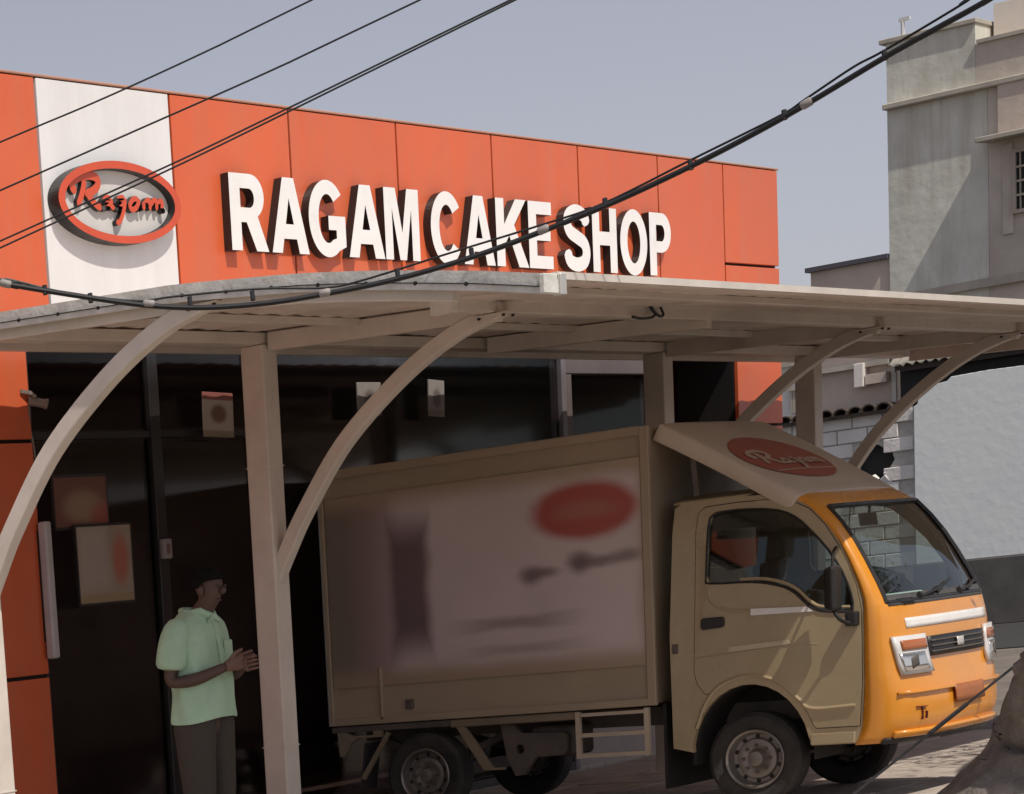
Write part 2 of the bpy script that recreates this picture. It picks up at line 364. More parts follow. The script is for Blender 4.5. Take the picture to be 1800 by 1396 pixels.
# oval logo
lg = thing('oval_logo_sign', (13.33, YF-.03, 3.6), 'orange oval ring sign with raised orange script Ragam on the white panel', 'sign')
LX, LZ, LA, LB = 13.33, 2.465+H, .60, .232
def ringmap(u, v, d): return (LX+u, YF-.0805+d, LZ+v)
b = MB(); b.poly(ell(0,0,LA,LB,72), [ell(0,0,LA-.062,LB-.043,72)], .08, ringmap, 0, 1); b.build('ring', [M['logo'], M['letd']], lg)
b = MB(); b.poly(ell(0,0,LA-.064,LB-.045,64), [], .02, lambda u, v, d: (LX+u, YF-.031+d, LZ+v), 0, 0); b.build('backing', mat('logo_backing', (.60,.58,.55), .5, .06), lg)
# script, traced on the panel plane (points are pixels of an enlarged view of the photograph)
SCR = [([(470,320),(460,420),(430,540),(395,640)], 62), ([(370,470),(325,420),(330,340),(420,285),(540,270),(625,310),(635,390),(575,460),(480,500)], 70), ([(500,480),(560,570),(640,650),(680,660)], 58),
       ([(800,560),(740,545),(690,610),(710,670),(770,655),(805,575)], 46), ([(805,565),(800,640),(840,680)], 44), ([(960,545),(900,550),(855,620),(880,675),(935,650),(965,560)], 46), ([(970,550),(955,680),(925,790),(890,850),(860,830)], 44),
       ([(1125,565),(1070,560),(1025,630),(1050,690),(1105,665),(1135,580)], 46), ([(1140,560),(1125,650),(1165,700)], 44), ([(1190,590),(1195,700)], 46), ([(1195,640),(1230,580),(1265,590),(1270,700)], 44), ([(1270,645),(1310,580),(1345,595),(1350,700)], 44), ([(1350,645),(1385,590),(1415,605),(1415,690),(1450,715)], 44)]
def script(parent, plane, m, md, depth, name='script_letter', zoff=.0):
    for k, (pts, wd) in enumerate(SCR):
        P2 = [plane(a, b_) for a, b_ in pts]; wd *= 1.42
        b = MB(); b.poly(stroke(P2, wd*plane.k), [], depth, lambda u, v, d: plane.to3(u, v, d-.0006*k), 0, 1); b.build(name, [m, md], parent)
class FacPlane:
    k = 1/1745*250/292
    def __call__(s, a, b): p = atY(80+a*250/1745, 270+b*250/1745, YF-.055); return (p.x, p.z)
    def to3(s, u, v, d): return (u, YF-.058+d, v)
script(lg, FacPlane(), M['logo'], M['letd'], .03)

# small things on the storefront
def poster(name, x0, x1, z0, z1, y, m, label, cat='poster', tilt=0, group=None):
    b = MB().box(x0, x1, y, y+.012, z0, z1); o = b.build(name, m, None, uvf=lambda p: ((p.x-x0)/(x1-x0), (p.z-z0)/(z1-z0)), bevel=.002, seg=1); o.rotation_euler.y = tilt
    return tag(o, label, cat, group)
pm = print_mat('hanging_card_print', (.50,.42,.34), [(.5,.93,.6,.1,(.25,.06,.05),.2,.9,0),(.5,.52,.26,.2,(.16,.07,.035),.35,.9,1),(.5,.06,.6,.09,(.24,.17,.1),.3,.8,0)])
def card(u0, v0, u1, v1, label, m=pm, tilt=0):
    a, c = atY(u0, v0, YG-.09), atY(u1, v1, YG-.09)
    poster('hanging_card', min(a.x, c.x), max(a.x, c.x), c.z, a.z, YG-.09, m, label, 'poster', tilt, 'cards hung in the storefront')
pm2 = print_mat('pale_card_print', (.30,.27,.25), [(.5,.5,.25,.25,(.1,.07,.07),.4,.8,1),(.5,.08,.6,.1,(.22,.16,.12),.3,.7,0)])
card(355, 690, 412, 768, 'cream card with brown emblem and red top hung in the dark glass', pm, R(2))
card(628, 672, 672, 730, 'card hung in the storefront half hidden behind a curved brace', pm2)
card(752, 668, 782, 732, 'small pale card hung alone in the storefront above the truck box', pm2, R(3))
p = atY(291, 965, YG-.04); s_ = thing('switch_box', p, 'small pale switch box on the storefront mullion above the man', 'switch')
MB().box(p.x-.045, p.x+.045, p.y-.02, p.y+.012, p.z-.06, p.z+.06).build('housing', mat('grey_plastic', (.33,.29,.28), .5), s_, bevel=.008)
MB().box(p.x-.014, p.x+.014, p.y-.028, p.y-.021, p.z-.03, p.z+.03).build('rocker', mat('rocker_red', (.2,.1,.09), .4), s_, bevel=.003, seg=1)
# camera on the left pier
p = atY(68, 708, YF-.05); s_ = thing('security_camera', p, 'small bullet security camera at the edge of the orange pier', 'camera')
cmn = mat('camera_housing', (.22,.19,.16), .45)
MB().lathe([(.0,-.06),(.022,-.06),(.025,-.048),(.025,.03),(.03,.036),(.03,.052),(.02,.053),(.0,.045)], p, Vector((.65,-.7,-.28)), 16).build('housing', cmn, s_, smooth=True)
MB().lathe([(.0,.0),(.017,.0),(.017,.006),(0,.006)], p+Vector((.65,-.7,-.28)).normalized()*.05, Vector((.65,-.7,-.28)), 14).build('lens', M['black'], s_, smooth=True)
MB().bar([p+Vector((-.10,.05,.07)), p+Vector((-.04,.03,.06)), p+Vector((-.02,.0,.03))], .025, .02).build('bracket', cmn, s_)
MB().tube(cr([p+Vector((-.03,.05,.0)), p+Vector((-.03,.058,-.12)), p+Vector((.0,.058,-.25)), p+Vector((.01,.058,-.5))], 4), .008, 6).build('lead', cmn, s_)
# white wall tube, poster boards by the entrance
a, c = atY(95, 930, YF-.12), atY(104, 1157, YF-.12)
tb = thing('wall_tube_light', (a.x, YF-.06, c.z), 'white vertical tube fixed to the edge of the orange pier', 'tube light')
MB().box(a.x-.015, a.x+.045, YF-.07, YF-.012, c.z, a.z+.05).build('tube', mat('tube_white', (.46,.43,.43), .4), tb, bevel=.012)
MB().box(a.x-.012, a.x+.042, YF-.011, YF-.002, c.z+.1, a.z).build('back_plate', M['frame'], tb)
bd = print_mat('board_print_brown', (.16,.06,.045), [(.55,.4,.35,.3,(.32,.22,.15),.5,.8,1),(.85,.2,.2,.25,(.3,.07,.05),.5,.7,1)])
bd2 = print_mat('board_print_cream', (.34,.27,.21), [(.78,.55,.14,.3,(.42,.10,.06),.5,.8,1),(.3,.6,.25,.4,(.40,.33,.3),.4,.8,0),(.5,.05,.6,.07,(.3,.22,.1),.5,.7,0)])
def board(u0, v0, u1, v1, y, m, label):
    a, c = atY(u0, v0, y), atY(u1, v1, y); x0, x1, z0, z1 = min(a.x, c.x), max(a.x, c.x), c.z, a.z
    t = thing('display_board', ((x0+x1)/2, y, z0), label, 'sign board')
    MB().box(x0, x1, y, y+.015, z0, z1).build('print', m, t, uvf=lambda p: ((p.x-x0)/(x1-x0), (p.z-z0)/(z1-z0)))
    MB().bar([Vector(q) for q in ((x0,y+.008,z0),(x1,y+.008,z0),(x1,y+.008,z1),(x0,y+.008,z1))], .02, .018, Vector((0,1,0)), closed=True).build('frame', M['frame'], t)
    for x in (x0+.05, x1-.05): MB().tube([(x, y+.03, z0-.0), (x, YG-.005 if y > YF-.2 else y+.1, z0+.05)], .008, 6).build('standoff', M['frame'], t)
    return t
board(92, 838, 192, 925, YF-.06, bd, 'brown menu board fixed beside the orange pier')
board(132, 925, 238, 1056, YF-.085, bd2, 'cream poster board with red picture fixed below the brown menu board')

# ------------------------------------------------------------------ canopy
can = thing('forecourt_canopy', (16, 8.6, 0), 'cream steel canopy with curved braces and bowed sheet roof in front of the shop', 'canopy')
XA, US = 13.25, 2.442
PX = {'D': 10.62, 'A': XA, 'B': XA+2*US, 'C': XA+3*US}
XL, XR = 10.55, 22.45
ZP = [(5.47,1.262),(5.75,1.322),(6.13,1.392),(6.35,1.428),(6.64,1.469),(7.26,1.532),(8.29,1.580),(9.41,1.634)]
def zr(y):
    for (a, za), (b_, zb) in zip(ZP[:-1], ZP[1:]):
        if y <= b_: return H+za+(zb-za)*(y-a)/(b_-a)
    return H+ZP[-1][1]
ys = [5.47+(9.41-5.47)*i/28 for i in range(29)]
# roof sheets, lapped, each a part
nsh = 11; xs_ = [XL+(XR-XL)*i/nsh for i in range(nsh+1)]
for i in range(nsh):
    x0, x1 = xs_[i], xs_[i+1]+(.04 if i < nsh-1 else 0); dz = .004*(i % 2)
    b = MB(); rings = []
    for y in ys:
        z = zr(y)-.02+dz; r_ = []
        npr = 17; top = []; bot = []
        for k in range(npr):
            u = k/(npr-1); x = x0+(x1-x0)*u; wv = .006*math.sin(u*2*PI*5); top.append((x, y, z+.004+wv)); bot.append((x, y, z+wv))
        rings.append(bot+top[::-1])
    b.loft(rings); b.build('roof_sheet', M['sheet'], can, smooth=True)
S2 = .073
for k, x in PX.items():
    MB().box(x-S2, x+S2, 8.6-S2, 8.6+S2, 0, 1.5+H).build('post', M['cream'], can, bevel=.008)
    MB().box(x-.14, x+.14, 8.46, 8.74, -.005, .012).build('base_plate', M['cream'], can, bevel=.003, seg=1)
    # curved brace: two welded tubes
    path = cr([(x,8.575,.08+H),(x,8.56,.20+H),(x,8.475,.36+H),(x,8.345,.565+H),(x,8.08,.90+H),(x,7.72,1.19+H),(x,7.40,1.365+H),(x,7.10,1.455+H)], 7)
    MB().bar(path, .08, .078, Vector((1,0,0))).build('curved_brace', M['cream'], can, bevel=.007)
for x in PX.values():
    pl = MB().box(x-.07, x+.07, 7.05, 7.25, 1.424+H, 1.433+H).build('brace_plate', M['cream'], can, bevel=.002, seg=1)
    for dx, dy in ((-.05,-.07),(.05,-.07),(-.05,.07),(.05,.07)): MB().lathe([(0,-.012),(.009,-.012),(.009,0),(0,0)], (x+dx, 7.15+dy, 1.423+H), (0,0,1), 6).build('plate_bolt', M['black'], pl)
    for zz in (.62, 2.2): MB().box(x-S2-.004, x+S2+.004, 8.6-S2-.004, 8.6+S2+.004, zz, zz+.006).build('weld_seam', M['cream'], can)
for y, hh in ((6.30, .034), (7.95, .04), (9.25, .04)):
    MB().box(XL+.03, 22.4, y-.02, y+.02, zr(y)-.022-hh, zr(y)-.023).build('purlin', M['cream'], can, bevel=.003, seg=1)
rx = [PX['D'], PX['A'], XA+US, PX['B'], PX['C'], 22.3]
for x in rx:
    MB().bar([(x, y, min(zr(y)-.072, 1.55+H)) for y in [5.9+.25*i for i in range(11)]+[8.52]] if x == PX['D'] else [(x, y, zr(y)-.078) for y in [7.12+.2*i for i in range(8)]], .06, .10, mi=0).build('rafter', M['cream'], can, bevel=.005)
MB().box(XL+.05, 22.35, 8.6-.06, 8.6+.06, 1.502+H, 1.566+H).build('back_beam', M['cream'], can, bevel=.006)
MB().box(12.76, 20.9, 7.12, 7.20, 1.437+H, 1.528+H).build('front_beam', M['cream'], can, bevel=.006)
MB().box(12.70, 12.758, 7.09, 7.215, 1.425+H, 1.545+H).build('beam_end_sun_patch', mat('plate_white', (.85,.82,.76), .4), can, bevel=.003, seg=1)  # white plate stands in for a patch of sun on the beam end
# fascia along the rounded left edge
fp = [(XL-.012, y, zr(y)-.022) for y in ys[:-2]]
MB().bar(fp, .02, .05).build('fascia', M['galv'], can)
fp2 = [(XL-.02, y, zr(y)-.064) for y in ys[:-2]]
MB().bar(fp2, .03, .026).build('edge_channel', M['galv'], can)
MB().bar([(XL-.026, y, zr(y)-.049) for y in ys[:-2]], .03, .004).build('edge_groove', M['dark'], can)
bolt = None
for i in range(13):
    y = 5.8+i*.235; c = (XL-.038, y, zr(y)-.05)
    if bolt is None: bolt = MB().lathe([(0,-.008),(.006,-.007),(.007,-.002),(.009,-.002),(.009,.004),(0,.005)], c, (1,0,0), 8).build('bolt', M['black'], can)
    else: share(bolt, 'bolt', c, can)
zc = zr(5.47)
MB().box(XL-.05, XL+.07, 5.445, 5.47, zc-.08, zc+.0).build('corner_cap', M['galv'], can, bevel=.004, seg=1)
MB().box(XL+.071, XL+.12, 5.435, 5.475, zc-.085, zc+.002).build('corner_clip', M['steel'], can, bevel=.004, seg=1)
MB().bar([(XL+.06, 5.46, zc-.006), (16, 5.46, zc-.006), (XR, 5.46, zc-.006)], .03, .030).build('front_trim', M['cream'], can)
p = atY(1478, 533, 7.10)
MB().bar([p+Vector((-.03,0,.05)), p+Vector((0,0,-.045))], .02, .02).build('hanger_strap', M['steel'], can)  # two short pale strips against the front beam
MB().bar([p+Vector((.035,0,.05)), p+Vector((.02,0,-.045))], .02, .02).build('hanger_strap', M['steel'], can)
# loose rope looped over the front beam
q = [atY(u, v, 7.09) for u, v in ((1105,526),(1135,522),(1155,530),(1163,545),(1166,553),(1160,556),(1146,545),(1140,532),(1150,548),(1148,557),(1128,560),(1112,557))]
MB().tube(cr(q, 5), .008, 6).build('loose_wire', M['rubber'], can, smooth=True)

# ------------------------------------------------------------------ overhead cables (they come towards the street on the right)
def yc(u, off=0): return 7.0-u/1740*3.4+off
def wire(pts, r, label, off):
    P = [atY(u, v, yc(u, off)) for u, v in pts]
    P = [P[0]*4-P[1]*3]+P+[P[-1]+(P[-1]-P[-2])*8]
    return tag(MB().tube(cr(P, 10), r, 8).build('overhead_wire', M['rubber'], None, smooth=True), label, 'cable', 'overhead wires')
wire([(0,250),(180,174),(370,87),(548,0)], .0038, 'thin black wire, the highest of the strands crossing the white panel', .0)
wire([(0,335),(240,229),(490,118),(738,0)], .004, 'thin black wire crossing the white panel just above the oval logo', .1)
wire([(0,424),(290,294),(505,191),(910,-6)], .004, 'upper of two twin black wires crossing the oval logo', .2)
wire([(0,436),(300,297),(510,195),(914,-4)], .004, 'lower of two twin black wires crossing the oval logo', .24)
cb = thing('cable_bundle', atY(330, 540, yc(330)), 'thick black sagging cable with grey clamps running past the canopy roof', 'cable')
cpts = [(-160,462),(0,497),(130,519),(250,536),(350,541),(460,534),(570,517),(700,490),(830,452),(955,406),(1085,353),(1215,292),(1320,238),(1420,182),(1555,101),(1650,48),(1740,-2),(1900,-100)]
cp = [atY(u, v, yc(u)) for u, v in cpts]; cp = [cp[0]+(cp[0]-cp[1])*12]+cp+[cp[-1]+(cp[-1]-cp[-2])*10]
MB().tube(cr(cp, 6), .0108, 8).build('cable', M['rubber'], cb, smooth=True)
mpts = [(-160,456),(10,490),(80,507),(160,522),(255,529),(300,522),(450,508),(570,506),(640,492),(800,442),(950,396),(1060,358),(1215,281),(1370,204),(1415,175),(1500,118),(1556,88),(1700,2),(1850,-95)]
mp = [atY(u, v, yc(u, .012)) for u, v in mpts]; mp = [mp[0]+(cp[0]-cp[1])]+mp+[mp[-1]+(cp[-1]-cp[-2])]
MB().tube(cr(mp, 6), .0046, 6).build('messenger_wire', M['rubber'], cb, smooth=True)
for (u, v), (du, dv) in (((10,499),(1,.22)),((262,534),(1,.1)),((571,515),(1,-.2)),((955,404),(1,-.42)),((1418,182),(1,-.58))):
    a = atY(u-10*du, v-10*dv, yc(u-10)); c = atY(u+10*du, v+10*dv, yc(u+10))
    MB().tube([a, a.lerp(c,.15), a.lerp(c,.85), c], lambda i: (.012,.016,.016,.012)[i], 10).build('clamp', M['clamp'], cb, smooth=True)
for u, v in ((80,511),(160,525),(335,531),(445,521),(700,482),(830,446),(1065,358),(1215,291),(1380,203),(1556,98)):
    a = atY(u, v+7, yc(u)); c = atY(u-2, v-9, yc(u, .006))
    MB().tube([a, a.lerp(c,.5), c], .010, 8).build('spacer', M['rubber'], cb, smooth=True)

# ------------------------------------------------------------------ delivery truck: local s (rear->front), l (near side->far side), h
TX, TY = 15.152, 9.45
def T(s, l, h): return Vector((TX+l, TY-s, h))
TW = 1.5
truck = thing('delivery_truck', (TX+TW/2, TY-1.9, 0), 'small box truck with beige cab sides and orange nose parked nose out under the canopy', 'truck')
beige = mat('truck_beige', (.40,.315,.19), .32, .06, 3, coat=.35, dirt=(.24,.18,.11), damt=.35, dscale=2)
torange = mat('truck_orange', (.74,.29,.025), .28, .05, 3, coat=.5, dirt=(.5,.2,.04), damt=.25, dscale=2)
boxm = mat('truck_box_beige', (.40,.315,.22), .5, .06, 3, dirt=(.26,.2,.145), damt=.35, dscale=1.2)
chas = mat('chassis_grey', (.10,.085,.075), .7, .25, 8, dirt=(.16,.12,.09), damt=.6, dscale=4)
railm = mat('truck_rail', (.24,.19,.13), .5, .1, 5, dirt=(.13,.1,.07), damt=.4)
tyre = mat('tyre_rubber', (.028,.026,.025), .85, .3, 12, bump=.3, bscale=40, dirt=(.10,.08,.065), damt=.5, dscale=5)
rimm = mat('wheel_steel', (.24,.22,.20), .4, .15, 10, metal=.5, dirt=(.18,.14,.11), damt=.6, dscale=8)
seatm = mat('seat_fabric', (.05,.045,.045), .8, .2, 20)
dash = mat('dashboard_plastic', (.07,.068,.068), .55, .15, 12)
tglass = glass('cab_glass', (.82,.89,.86), 1.65, .01)
sglass = glass('cab_side_glass', (.70,.73,.70), 1.5, .01)
strip = mat('silver_decal', (.80,.77,.74), .3, .04, 8)

# cargo box
BS, BH0, BH1 = 2.19, .62, 2.232
def side_uv(p): return ((TY-p.y)/BS, (p.z-BH0)/(BH1-BH0))
# side banner: soft print on white
ban = print_mat('side_banner_print', (.64,.53,.515), [
    (.02,.5,.13,.8,(.16,.125,.085),.6,.85,0), (.17,.5,.06,.7,(.22,.12,.11),.7,.55,0), (.28,.52,.06,.24,(.13,.08,.09),.4,.9,0), (.5,.13,.9,.05,(.25,.16,.12),.9,.8,0), (.815,.73,.15,.105,(.40,.07,.05),.22,.95,1), (.815,.73,.085,.035,(.45,.2,.15),.6,.55,1),
    (.655,.515,.03,.03,(.13,.09,.09),.8,.8,1), (.70,.52,.035,.018,(.15,.1,.1),.8,.7,1), (.795,.545,.03,.034,(.13,.09,.09),.8,.85,1), (.85,.545,.05,.02,(.15,.1,.1),.8,.75,1), (.93,.555,.045,.022,(.16,.11,.11),.8,.7,1), (.60,.345,.13,.02,(.2,.15,.15),.8,.6,0), (.62,.25,.14,.016,(.27,.21,.21),.8,.5,0), (.5,.90,.9,.05,(.40,.30,.20),.9,.95,0), (.5,.14,.9,.06,(.40,.30,.20),.9,.9,0), (1.0,.5,.03,.9,(.40,.30,.20),.9,.8,0)])
bx = MB().box(TX+.012, TX+TW-.012, TY-BS+.012, TY-.012, BH0+.01, BH1-.012).build('cargo_box', boxm, truck, bevel=.01)
MB().add([T(.035,-.001,.86), T(2.135,-.001,.86), T(2.135,-.001,2.06), T(.035,-.001,2.06), T(.035,.004,.86), T(2.135,.004,.86), T(2.135,.004,2.06), T(.035,.004,2.06)], [(0,1,2,3),(0,4,5,1),(1,5,6,2),(2,6,7,3),(3,7,4,0)]).build('side_banner', ban, bx, uvf=side_uv)
for (s0, s1, h0, h1) in ((0, .03, BH0, BH1), (BS-.05, BS+.004, BH0, BH1), (.03, BS-.05, BH1-.05, BH1+.004), (.03, BS-.05, BH0, BH0+.045), (.37, .39, .64, .98)):
    MB().hexa([T(s0,-.012,h0),T(s1,-.012,h0),T(s1,-.012,h1),T(s0,-.012,h1)], [T(s0,.02,h0),T(s1,.02,h0),T(s1,.02,h1),T(s0,.02,h1)]).build('edge_trim', boxm, bx, bevel=.004, seg=1)
    MB().hexa([T(s0,TW-.02,h0),T(s1,TW-.02,h0),T(s1,TW-.02,h1),T(s0,TW-.02,h1)], [T(s0,TW+.01,h0),T(s1,TW+.01,h0),T(s1,TW+.01,h1),T(s0,TW+.01,h1)]).build('edge_trim', railm, bx)
MB().hexa([T(.55,-.014,.70),T(.60,-.014,.70),T(.60,-.014,.76),T(.55,-.014,.76)], [T(.55,.02,.70),T(.60,.02,.70),T(.60,.02,.76),T(.55,.02,.76)]).build('latch', chas, bx, bevel=.004, seg=1)
for l in (.02, .77):
    MB().hexa([T(-.012,l,BH0+.03),T(-.012,l+.71,BH0+.03),T(-.012,l+.71,BH1-.04),T(-.012,l,BH1-.04)], [T(.012,l,BH0+.03),T(.012,l+.71,BH0+.03),T(.012,l+.71,BH1-.04),T(.012,l,BH1-.04)]).build('rear_door', boxm, bx, bevel=.006, seg=1)
MB().tube([T(-.03,.05,BH0),T(-.03,.05,BH1)], .014, 8).build('lock_rod', M['steel'], bx)
# sub-frame and running gear
for l in (.42, 1.02):
    MB().bar([T(.02,l,.545),T(1.2,l,.545),T(3.2,l,.52)], .07, .11).build('chassis_rail', chas, truck)
MB().hexa([T(.85,.0,.565),T(1.70,.0,.565),T(1.70,.0,.612),T(.85,.0,.612)], [T(.85,.05,.565),T(1.70,.05,.565),T(1.70,.05,.612),T(.85,.05,.612)]).build('side_rail', railm, truck, bevel=.005, seg=1)
MB().hexa([T(.0,.01,.575),T(.85,.01,.575),T(.85,.01,.612),T(.0,.01,.612)], [T(.0,1.49,.575),T(.85,1.49,.575),T(.85,1.49,.612),T(.0,1.49,.612)]).build('rear_crossmember', chas, truck)
MB().poly([(.86,.60),(.92,.60),(1.12,.30),(1.20,.30),(1.20,.285),(1.06,.285)], [], .03, lambda u, v, d: T(u, .005+d, v)).build('mud_guard_stay', railm, truck, bevel=.004, seg=1)
MB().poly([(.04,.575),(.10,.575),(.16,.55),(.30,.55),(.30,.575),(.36,.575),(.36,.535),(.19,.535),(.13,.50),(.09,.42),(.05,.42)], [], .03, lambda u, v, d: T(u, .005+d, v)).build('rear_stay', railm, truck)
MB().bar([T(.40,.03,.56),T(.36,.03,.50),T(.20,.03,.27)], .02, .03).build('rear_stay', railm, truck)
MB().hexa([T(.22,.03,.5),T(.24,.03,.5),T(.19,.03,.2),T(.17,.03,.2)], [T(.22,.2,.5),T(.24,.2,.5),T(.19,.2,.2),T(.17,.2,.2)]).build('mud_flap', tyre, truck)
MB().poly([(1.13,.56),(1.22,.56),(1.27,.50),(1.55,.49),(1.57,.47),(1.57,.38),(1.54,.35),(1.36,.345),(1.32,.30),(1.28,.24),(1.22,.235),(1.17,.33)], [ell(1.255,.40,.028,.03,14)], .05, lambda u, v, d: T(u, .10+d, v)).build('tank_bracket', chas, truck, bevel=.005, seg=1)
MB().hexa([T(1.30,.16,.34),T(1.60,.16,.34),T(1.60,.16,.53),T(1.30,.16,.53)], [T(1.30,.40,.34),T(1.60,.40,.34),T(1.60,.40,.53),T(1.30,.40,.53)]).build('fuel_tank', chas, truck, bevel=.03, seg=3)
MB().bar([T(.64,.15,.27),T(.64,1.35,.27)], .08, .08, Vector((0,0,1))).build('rear_axle', chas, truck)
MB().bar([T(2.74,.15,.27),T(2.74,1.35,.27)], .06, .06).build('front_axle', chas, truck)
for l in (.32, 1.18):
    MB().bar(cr([T(.18,l,.50),T(.64,l,.36),T(1.1,l,.50)], 5), .06, .04).build('leaf_spring', chas, truck)
MB().hexa([T(2.20,.06,.12),T(2.22,.06,.12),T(2.22,1.44,.12),T(2.20,1.44,.12)], [T(2.20,.06,.62),T(2.22,.06,.62),T(2.22,1.44,.62),T(2.20,1.44,.62)]).build('splash_guard', mat('splash_rubber', (.02,.018,.017), .8), truck)  # added dark panel standing in for the shaded gap behind the cab
# side step ladder
st = mat('step_paint', (.52,.43,.32), .45, .1, 8)
for s in (1.70, 2.13): MB().bar([T(s,.0,.61),T(s,.0,.33)], .028, .028, Vector((0,1,0))).build('step_upright', st, truck)
for h in (.345, .468): MB().bar([T(1.715,.0,h),T(2.115,.0,h)], .03, .024).build('step_bar', st, truck)
MB().bar([T(1.72,.0,.59),T(2.12,.0,.59)], .03, .02).build('step_bar', st, truck)
# wheels
def wheel(s, l, sg, name='wheel'):
    c = T(s, l, .272); ax = Vector((-sg, 0, 0)); b = MB()
    b.lathe([(.165,-.06),(.20,-.075),(.245,-.078),(.268,-.06),(.272,-.03),(.272,.03),(.268,.06),(.245,.078),(.20,.075),(.165,.06),(.165,-.06)], c, ax, 40)
    t = b.build('wheel', tyre, truck, smooth=True)
    MB().lathe([(.167,.055),(.172,.072),(.166,.078),(.155,.07),(.150,.045),(.140,.02),(.120,.018),(.112,.035),(.095,.04),(.07,.038),(.055,.03),(.045,.045),(.042,.062),(.02,.066),(.0,.066)], c, ax, 36).build('rim', rimm, t, smooth=True, sharp=30)
    for k in range(8):
        a = 2*PI*k/8; o = Vector((0, math.cos(a), math.sin(a)))
        MB().lathe([(0,.0),(.011,0),(.011,.012),(.006,.016),(0,.016)], c+ax*.036+o*.076, ax, 6).build('wheel_nut', chas, t)
    for k in range(10):
        a = 2*PI*(k+.5)/10; o = Vector((0, math.cos(a), math.sin(a)))
        MB().lathe([(0,.0),(.013,0),(.013,.004),(0,.004)], c+ax*.018+o*.130, ax, 8).build('rim_slot', M['dark'], t)
    # tread grooves
    for dx in (-.03, .0, .03): pass
wheel(.64, .10, 1); wheel(2.74, .12, 1); wheel(.64, TW-.10, -1); wheel(2.74, TW-.12, -1)

# ---- cab
def inw(h): return 0 if h < 1.08 else .085*((h-1.08)/.68)**1.3
def crown(h): return .012*math.sin(min(1, max(0, (h-.4)/.75))*PI)
def near(u, v, d): return T(u, inw(v)-crown(v)+d, v)
def far(u, v, d): return T(u, TW-inw(v)+crown(v)-d, v)
DW = [(2.52,1.295),(2.50,1.34),(2.505,1.62),(2.525,1.675),(2.58,1.692),(2.75,1.688),(2.90,1.665),(3.0,1.618),(3.08,1.545),(3.19,1.42),(3.275,1.285),(3.325,1.16),(3.335,1.08),(3.31,1.065),(3.16,1.082),(3.09,1.12),(3.02,1.19),(2.95,1.235),(2.83,1.27),(2.70,1.285)]
ARC = [(2.74+.385*math.cos(R(a)), .29+.455*math.sin(R(a))) for a in (180, 165, 150, 138, 126, 114, 102, 90, 78, 66, 54, 42, 30, 20)]
DO = [(2.425,.80),(2.44,.73),(2.485,.665)]+[p for p in ARC if p[0] > 2.50]+[(3.12,.428),(3.362,.428),(3.383,.67),(3.385,.90),(3.381,1.075),(3.353,1.202),(3.300,1.335),(3.245,1.446),(3.17,1.56),(3.085,1.652),(2.99,1.705),(2.86,1.732),(2.65,1.738),(2.48,1.732),(2.44,1.70),(2.428,1.60)]
def inset(P, d):
    out = []; n = len(P)
    ar = sum(P[i][0]*P[(i+1) % n][1]-P[(i+1) % n][0]*P[i][1] for i in range(n)); sg = 1 if ar > 0 else -1
    for i in range(n):
        a, b_, c = Vector(P[i-1]), Vector(P[i]), Vector(P[(i+1) % n]); t1 = (b_-a).normalized(); t2 = (c-b_).normalized()
        nn = Vector((-(t1.y+t2.y), t1.x+t2.x))*sg; nn.normalize(); k = max(.4, nn.dot(Vector((-t1.y, t1.x))*sg)); out.append(tuple(b_+nn*(d/k)))
    return out
arch_in = [(2.74+.345*math.cos(R(a)), .29+.415*math.sin(R(a))) for a in range(180, -1, -12)]
CABO = [(2.285,.36),(2.405,.33)]+arch_in[1:-1]+[(3.09,.335),(3.34,.335),(3.372,.42),(3.392,.67),(3.392,1.075),(3.362,1.21),(3.305,1.345),(3.25,1.455),(3.175,1.57),(3.09,1.66),(3.0,1.72),(2.87,1.755),(2.6,1.772),(2.34,1.765),(2.30,1.74),(2.29,1.60),(2.285,1.0)]
cabs = []
